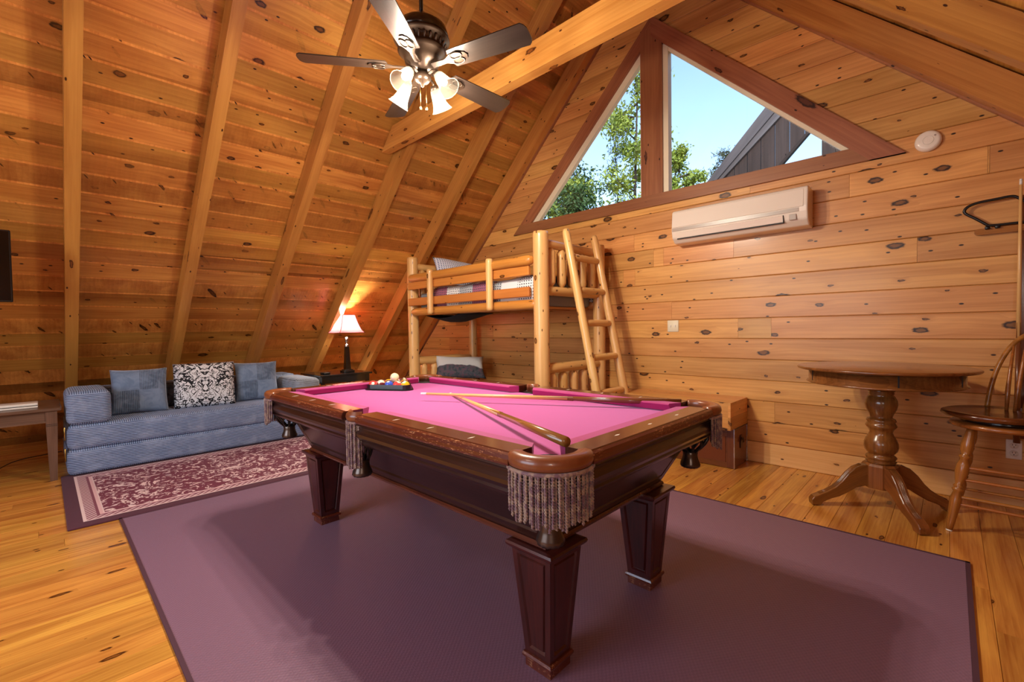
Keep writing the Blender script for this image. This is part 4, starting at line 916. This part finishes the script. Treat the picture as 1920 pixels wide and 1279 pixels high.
for y in (3.984, 4.316): MB().box(-1.292, -1.286, y - .004, y + .004, .003, .336).build('corner_edge', 'chrome', tk)
MB().box(-1.295, -1.285, 3.985, 4.32, .329, .337).build('lid_edge', 'strap', tk)
hn = MB().box(-1.289, -1.283, 4.13, 4.18, .15, .26).sweep([(-1.277, 4.14, .24), (-1.268, 4.142, .2), (-1.268, 4.168, .2), (-1.277, 4.17, .24)], .004, 6).build('end_handle', 'black', tk)
wbx = root('pine_box', (-1.8, 4.1, .338), 'honey pine plank box standing on the wooden trunk', 'box')
for k, (a, b) in enumerate(((.338, .443), (.444, .55))):
    MB().box(-1.31, -1.29, 3.9, 4.325, a, b).build('plank', 'gable', wbx, fr((-1.3, 4.1, (a + b) / 2), (0, 1, 0), (1, 0, 0)))
    MB().box(-2.3, -1.31, 3.9, 3.92, a, b).build('plank', 'gable', wbx, fr((-1.8, 3.91, (a + b) / 2), (1, 0, 0), (0, -1, 0)))
for k in range(3): MB().box(-2.3, -1.29, 3.9 + k * .142, 3.9 + k * .142 + .141, .5505, .566).build('plank', 'gable', wbx, fr((-1.8, 3.97 + k * .142, .56), (1, 0, 0)))

# ------------------------------------------------------------------ round pedestal table
tcx2, tcy2 = -.318, 3.765
rt2 = root('pedestal_table', (tcx2, tcy2, 0), 'round brown pedestal table with turned column by the gable wall', 'table')
zt_ = .925
MB().lathe([(.0005, zt_ - .022), (.445, zt_ - .022), (.458, zt_ - .018), (.462, zt_ - .01), (.458, zt_ - .004), (.45, zt_), (.0005, zt_)], (tcx2, tcy2, 0), 64).build('tabletop', 'walnut', rt2, fr((tcx2, tcy2, zt_), (1, .3, 0)))
apm = MB().lathe([(.395, zt_ - .022), (.395, zt_ - .095), (.405, zt_ - .1), (.408, zt_ - .107), (.4, zt_ - .112), (.37, zt_ - .112), (.37, zt_ - .022)], (tcx2, tcy2, 0), 64).build('apron', M['walnutdk'] if 'walnutdk' in M else 'walnut', rt2)
for a in (-74, -20, -150): MB().box(.393, .3965, -.004, .004, zt_ - .094, zt_ - .023).tx(Matrix.Translation((tcx2, tcy2, 0)) @ Matrix.Rotation(R(a), 4, 'Z')).build('apron_joint', 'dkslot', apm)
MB().box(tcx2 - .09, tcx2 + .09, tcy2 - .09, tcy2 + .09, .80, zt_ - .02).build('mount_block', 'walnut', rt2)
MB().lathe([(.085, .80), (.075, .79), (.062, .783), (.066, .775), (.072, .768), (.064, .758), (.068, .75), (.062, .742), (.072, .728), (.083, .705), (.086, .68), (.08, .65), (.066, .62), (.058, .6), (.06, .592), (.074, .585), (.079, .572), (.07, .562), (.078, .552), (.083, .54), (.077, .53), (.07, .522), (.064, .512), (.06, .5), (.066, .48), (.08, .455), (.089, .43), (.091, .405), (.085, .38), (.072, .362), (.066, .355), (.078, .345), (.083, .335), (.078, .325), (.07, .318), (.082, .31), (.07, .3), (.07, .29)], (tcx2, tcy2, 0), 32).build('column', 'walnut', rt2, fr((tcx2, tcy2, .55), (0, 0, 1), (0, -1, 0)))
MB().lathe([(.0955, .14), (.0955, .282), (.085, .296), (.06, .3)], n=8, Mx=Matrix.Translation((tcx2, tcy2, 0)) @ Matrix.Rotation(R(33 + 22.5), 4, 'Z'), smooth=False).build('hub_block', 'walnut', rt2, fr((tcx2, tcy2, .2), (0, 0, 1), (0, -1, 0)))
for k in range(4):
    a = R(33 + 90 * k); F = Matrix.Translation((tcx2, tcy2, 0)) @ Matrix.Rotation(a, 4, 'Z')
    top = [(.085, .285), (.12, .282), (.16, .262), (.2, .222), (.235, .172), (.275, .13), (.32, .1), (.365, .078), (.4, .06), (.415, .04), (.412, .004)]
    bot = [(.36, .004), (.345, .028), (.3, .052), (.25, .07), (.2, .1), (.15, .135), (.085, .152)]
    lg = MB().prism(top + bot, .055, 1, -.0275).tx(F).build('leg', 'walnut', rt2, F @ Matrix.Translation((.25, 0, .15)) @ Matrix.Rotation(.5, 4, 'Y'))
    lg.modifiers.new('soft', 'BEVEL').width = .004
    rb = MB()
    for dy in (-.011, -.0037, .0037, .011): rb.sweep([F @ Vector((x, dy, z + .001)) for x, z in smoothpathe([(x, z) for x, z in top[1:7]])], .0028, 5) if False else rb.sweep([F @ Vector((x, dy, z + .001)) for x, z in top[1:8]], .0028, 5)
    rb.build('reeding', 'walnut', lg, F @ Matrix.Translation((.25, 0, .15)))

# ------------------------------------------------------------------ swivel chair
ccx, ccy = .22, 3.79
ch = root('swivel_chair', (ccx, ccy, 0), 'bow-back wooden swivel bar chair at the right edge beside the round table', 'chair')
fa = [R(d) for d in (-139, 131, 41, -49)]
legs = []
for a in fa:
    d = Vector((cos(a), sin(a), 0)); c = Vector((ccx, ccy, 0)); b = c + d * .287; t = c + d * .17 + Vector((0, 0, .6)); ax = (t - b); L = ax.length; ax.normalize()
    F = fr(b, ax, d) @ Matrix.Rotation(-pi / 2, 4, 'Y') @ Matrix.Rotation(pi, 4, 'Y') if False else Matrix.Translation(b) @ Vector((0, 0, 1)).rotation_difference(ax).to_matrix().to_4x4()
    lg = MB().lathe([(.0135, .002), (.018, .05), (.024, .14), (.027, .19), (.018, .232), (.026, .242), (.026, .25), (.017, .257), (.026, .266), (.017, .276), (.022, .3), (.03, .35), (.028, .39), (.017, .425), (.027, .434), (.027, .442), (.017, .45), (.028, .475), (.029, .51), (.02, .58), (.016, L)], n=16, Mx=F).build('leg', 'chairw', ch, fra(b.lerp(t, .5), ax))
    MB().lathe([(.014, .0005), (.0145, .008), (.0005, .009)], n=12, Mx=F).build('glide', 'white', lg); legs.append((b, t))
def lpt(i, z): b, t = legs[i]; return b.lerp(t, z / .6)
for i, zz in ((0, (.12, .25, .33)), (1, (.16, .3)), (2, (.12, .25, .33)), (3, (.16, .3))):
    for z in zz[:2]: rod('stretcher', lpt(i, z), lpt((i + 1) % 4, z), .0085, 'chairw', ch, ends=.8, n=8, wob=0)
for z in (.2, .37): rod('stretcher', lpt(0, z), lpt(3, z), .0095, 'chairw', ch, ends=.8, n=8, wob=0)
MB().lathe([(.0005, .595), (.21, .595), (.222, .602), (.222, .615), (.215, .622), (.0005, .622)], (ccx, ccy, 0), 40).build('lower_ring', 'chairw', ch)
MB().lathe([(.0005, .622), (.16, .622), (.18, .63), (.18, .645), (.0005, .645)], (ccx, ccy, 0), 32).build('swivel_plate', 'black', ch)
sv = []; N = 48
def so_(a, k):  # seat outline, wider to the front (towards -x,-y)
    da = a - R(225); return (.245 + .03 * max(0, cos(da)) ** 2) * k
prof = [(.0, .645), (.75, .645), (.93, .655), (1., .67), (.985, .682), (.93, .688), (.6, .678), (.0, .674)]
for k, z in prof:
    for i in range(N): a = 2 * pi * i / N; sv.append((ccx + max(so_(a, k), .001) * cos(a), ccy + max(so_(a, k), .001) * sin(a), z))
MB().add(sv, [(i * N + k, i * N + (k + 1) % N, (i + 1) * N + (k + 1) % N, (i + 1) * N + k) for i in range(len(prof) - 1) for k in range(N)], True).build('seat', 'chairdark', ch, fr((ccx, ccy, .67), (1, -1, 0)))
# bow back: plane facing 225 deg, leaning out
bd = Vector((cos(R(45)), sin(R(45)), 0)); bs_ = Vector((-sin(R(45)), cos(R(45)), 0)); c0 = Vector((ccx, ccy, .678)) + bd * .12
def bp(u, v): # u across -1..1, v up metres
    return c0 + bs_ * (u * .2) + bd * (.22 * v) + Vector((0, 0, v))
hw = [(-.98, 0), (-1.0, .12), (-.93, .25), (-.72, .37), (-.4, .44), (0, .465), (.4, .44), (.72, .37), (.93, .25), (1.0, .12), (.98, 0)]
MB().sweep(smoothpath([bp(u, v) for u, v in hw], 6), .013, 10).build('back_bow', 'chairw', ch)
for u in (-.55, -.28, 0, .28, .55):
    vt = .462 - .23 * u * u * 1.2; MB().sweep([bp(u * .8, 0), bp(u * .95, vt * .3), bp(u * 1.05, vt * .6), bp(u * 1.15, vt)], [.008, .0115, .009, .006], 8).build('spindle', 'chairw', ch)

# ------------------------------------------------------------------ cue rack at the right
cr2 = root('cue_rack', (.36, GY, 1.75), 'wooden wall rack bar with black clips and hanging triangle', 'cue rack')
P = [(.12 + .022 * (1 - cos(t)) - .0, 1.79 + .02 * sin(t)) for t in [pi / 2 + pi * k / 8 for k in range(9)]]
P = [(.13 - .02 * sin(pi * k / 8), 1.795 + .02 * cos(pi * k / 8)) for k in range(9)] + [(.75, 1.775), (.75, 1.815)]
MB().prism(P, .03, 1, GY - .031).build('bar', 'chairw', cr2, fr((.4, GY - .02, 1.79), (1, 0, 0), (0, -1, 0)))
for x in (.17, .215, .42, .5, .6): MB().rbox(x - .012, x + .012, GY - .05, GY - .03, 1.805, 1.825, .003, 1).build('clip', 'blackplastic', cr2)
MB().box(.322, .345, GY - .016, GY - .0005, .45, 2.0).build('upright', 'chairdark', cr2, fr((.33, GY, 1.2), (0, 0, 1), (0, -1, 0)))
tg = MB().sweep(smoothpath([(.175, GY - .04, 1.828), (.12, GY - .04, 1.88), (.065, GY - .04, 1.93), (.075, GY - .04, 1.965), (.12, GY - .04, 1.985), (.2, GY - .04, 1.993), (.27, GY - .04, 1.998), (.30, GY - .04, 1.985), (.35, GY - .04, 1.93), (.37, GY - .04, 1.87), (.34, GY - .04, 1.83), (.26, GY - .04, 1.826), (.175, GY - .04, 1.828)], 5)[:-1], .0085, 8, closed=True).build('hanging_rack', 'blackplastic', None)
tag(tg, 'empty black triangle ball rack hanging on the wooden cue rack', 'ball rack')
cue((.311, GY - .075, 2.09), (.309, GY - .062, .42), 'cuedark', 'cue stick standing upright in the wall rack behind the chair')

# ------------------------------------------------------------------ outside
gr = MB().box(-60, 40, 5, 70, -3.2, -3).build('ground_outside', 'soil', None, kind='structure')
ob = root('roof_overhang_gable', (-1.6, 6.05, 3.0), 'dark weathered roof gable of the next dormer seen through the right window light', 'building')
def ln(p, q, t): return (p[0] + (q[0] - p[0]) * t, p[1] + (q[1] - p[1]) * t)
def strip(a, b, c, d, y, th, nm, mat): return MB().prism([a, b, c, d], th, 1, y).build(nm, mat, ob, fra((a[0], y, a[1]), (b[0] - a[0], 0, b[1] - a[1])))
f1, f2 = ln((-2.277, 3.049), (-1.605, 3.755), -1.5), ln((-2.277, 3.049), (-1.605, 3.755), 1.9)
g1, g2 = ln((-2.15, 3.053), (-1.503, 3.678), -1.5), ln((-2.15, 3.053), (-1.503, 3.678), 1.9)
h1, h2 = ln((-2.092, 3.053), (-1.464, 3.603), -1.5), ln((-2.092, 3.053), (-1.464, 3.603), 1.9)
strip(f1, f2, g2, g1, 6.0, .06, 'fascia', 'extgrey'); strip(g1, g2, h2, h1, 6.02, .05, 'rake_trim', 'extgrey')
l1, l2 = (-1.475, 3.054), (-1.173, 3.372)
sl = (h2[1] - h1[1]) / (h2[0] - h1[0]); sb = (l2[1] - l1[1]) / (l2[0] - l1[0])
x = -3.0
while x < -.35:
    zt0, zt1 = h1[1] + sl * (x - h1[0]), h1[1] + sl * (x + .15 - h1[0]); zb0, zb1 = [l1[1] + sb * (q - l1[0]) for q in (x, x + .15)]
    MB().prism([(x + .004, max(zb0, 1.0)), (x + .146, max(zb1, 1.0)), (x + .146, zt1), (x + .004, zt0)], .03, 1, 6.05).build('board', 'extdark', ob, fr((x + .075, 6.05, zt0), (0, 0, 1), (0, -1, 0))); x += .15
pe1 = strip(ln(l1, l2, -2), ln(l1, l2, 3), (ln(l1, l2, 3)[0] + .02, ln(l1, l2, 3)[1] - .02), (ln(l1, l2, -2)[0] + .02, ln(l1, l2, -2)[1] - .02), 6.03, .06, 'lower_trim', 'extdark')
for x in (-.96, -.84, -.72): MB().box(x, x + .116, 5.6, 5.64, 1.0, 3.16).build('corner_board', 'extdark', ob, fr((x, 5.6, 2), (0, 0, 1), (0, -1, 0)))

def tree(x, y, h, rc, mat, label, seed, n=5000, leaf=.12, conifer=False, low=.35, trunk=.12):
    rr = random.Random(seed); t = root('tree', (x, y, -3), label, 'tree', 'trees outside the window')
    H = h + 3; top = Vector((x + rr.uniform(-.3, .3), y, h - .2)); base = Vector((x, y, -3))
    MB().sweep([base.lerp(top, k / 6) + Vector((rr.uniform(-.06, .06), 0, 0)) * k for k in range(7)], [trunk * (1 - k / 6.8) for k in range(7)], 7).build('trunk', 'bark', t)
    br = MB(); cl_ = []
    nb = 26 if not conifer else 34
    for i in range(nb):
        f = low + (1 - low) * (i + .5) / nb; p = base.lerp(top, f); a = rr.uniform(0, 2 * pi)
        if conifer: r_ = rc * (1.15 - f) / (1.15 - low) * rr.uniform(.5, 1.1); dz = rr.uniform(-.1, .25)
        else: r_ = rc * math.sqrt(max(.08, 1 - ((f - low) / (1 - low) * 1.5 - .55) ** 2)) * rr.uniform(.45, 1.0); dz = rr.uniform(.1, .6) * r_
        q = p + Vector((cos(a) * r_, sin(a) * r_, dz)); m2 = p.lerp(q, .5) + Vector((0, 0, .08 * r_))
        br.sweep([p, m2, q], [trunk * .3, trunk * .18, .01], 4)
        cl_ += [(q, rc * (.26 if not conifer else .2)), (m2, rc * (.22 if not conifer else .16))]
    br.build('branches', 'bark', t, kind='stuff')
    vs = []; fs = []
    for i in range(n):
        c, s_ = cl_[rr.randrange(len(cl_))]
        v = Vector((rr.gauss(0, 1), rr.gauss(0, 1), rr.gauss(0, .8))) * s_ * .62; p = c + v
        u = Vector((rr.uniform(-1, 1), rr.uniform(-1, 1), rr.uniform(-1, 1))).normalized(); w_ = u.cross(Vector((rr.uniform(-1, 1), rr.uniform(-1, 1), rr.uniform(-1, 1)))).normalized()
        L = leaf * rr.uniform(.6, 1.2); k = len(vs); ww = .45 if not conifer else .14
        vs += [p - u * L * .5, p + w_ * L * ww * .5, p + u * L * .5, p - w_ * L * ww * .5]; fs.append((k, k + 1, k + 2, k + 3))
    MB().add(vs, fs).build('foliage', mat, t, kind='stuff', fix=False)
tree(-7.5, 14, 10.4, 1.5, 'leafy', 'tall sunlit deciduous tree beside the window mullion', 1, 9000, .16, low=.3)
tree(-8.95, 14.5, 8.6, 1.0, 'leafp', 'slender dark pine with sparse branches in the left window light', 2, 2200, .16, True, .45, .07)
tree(-10.2, 13, 7.2, 1.7, 'leafd', 'dense dark green tree in the lower left window corner', 3, 8000, .16, low=.4)
tree(-9.3, 12.5, 6.2, 1.3, 'leafy', 'bushy green tree low between the pine and the dark tree', 4, 7000, .15, low=.4)
tree(-6.2, 14, 6.9, .75, 'leafy', 'round yellow green tree at the left of the right window light', 5, 5000, .14, low=.6)
tree(-5.35, 15, 6.9, .75, 'leafp', 'small pine touching the dark gable outside', 6, 2600, .15, True, .7, .07)
tree(-8.0, 11.5, 5.5, 1.3, 'leafd', 'dark shrubby tree at the bottom right of the left window light', 7, 7000, .14, low=.4)
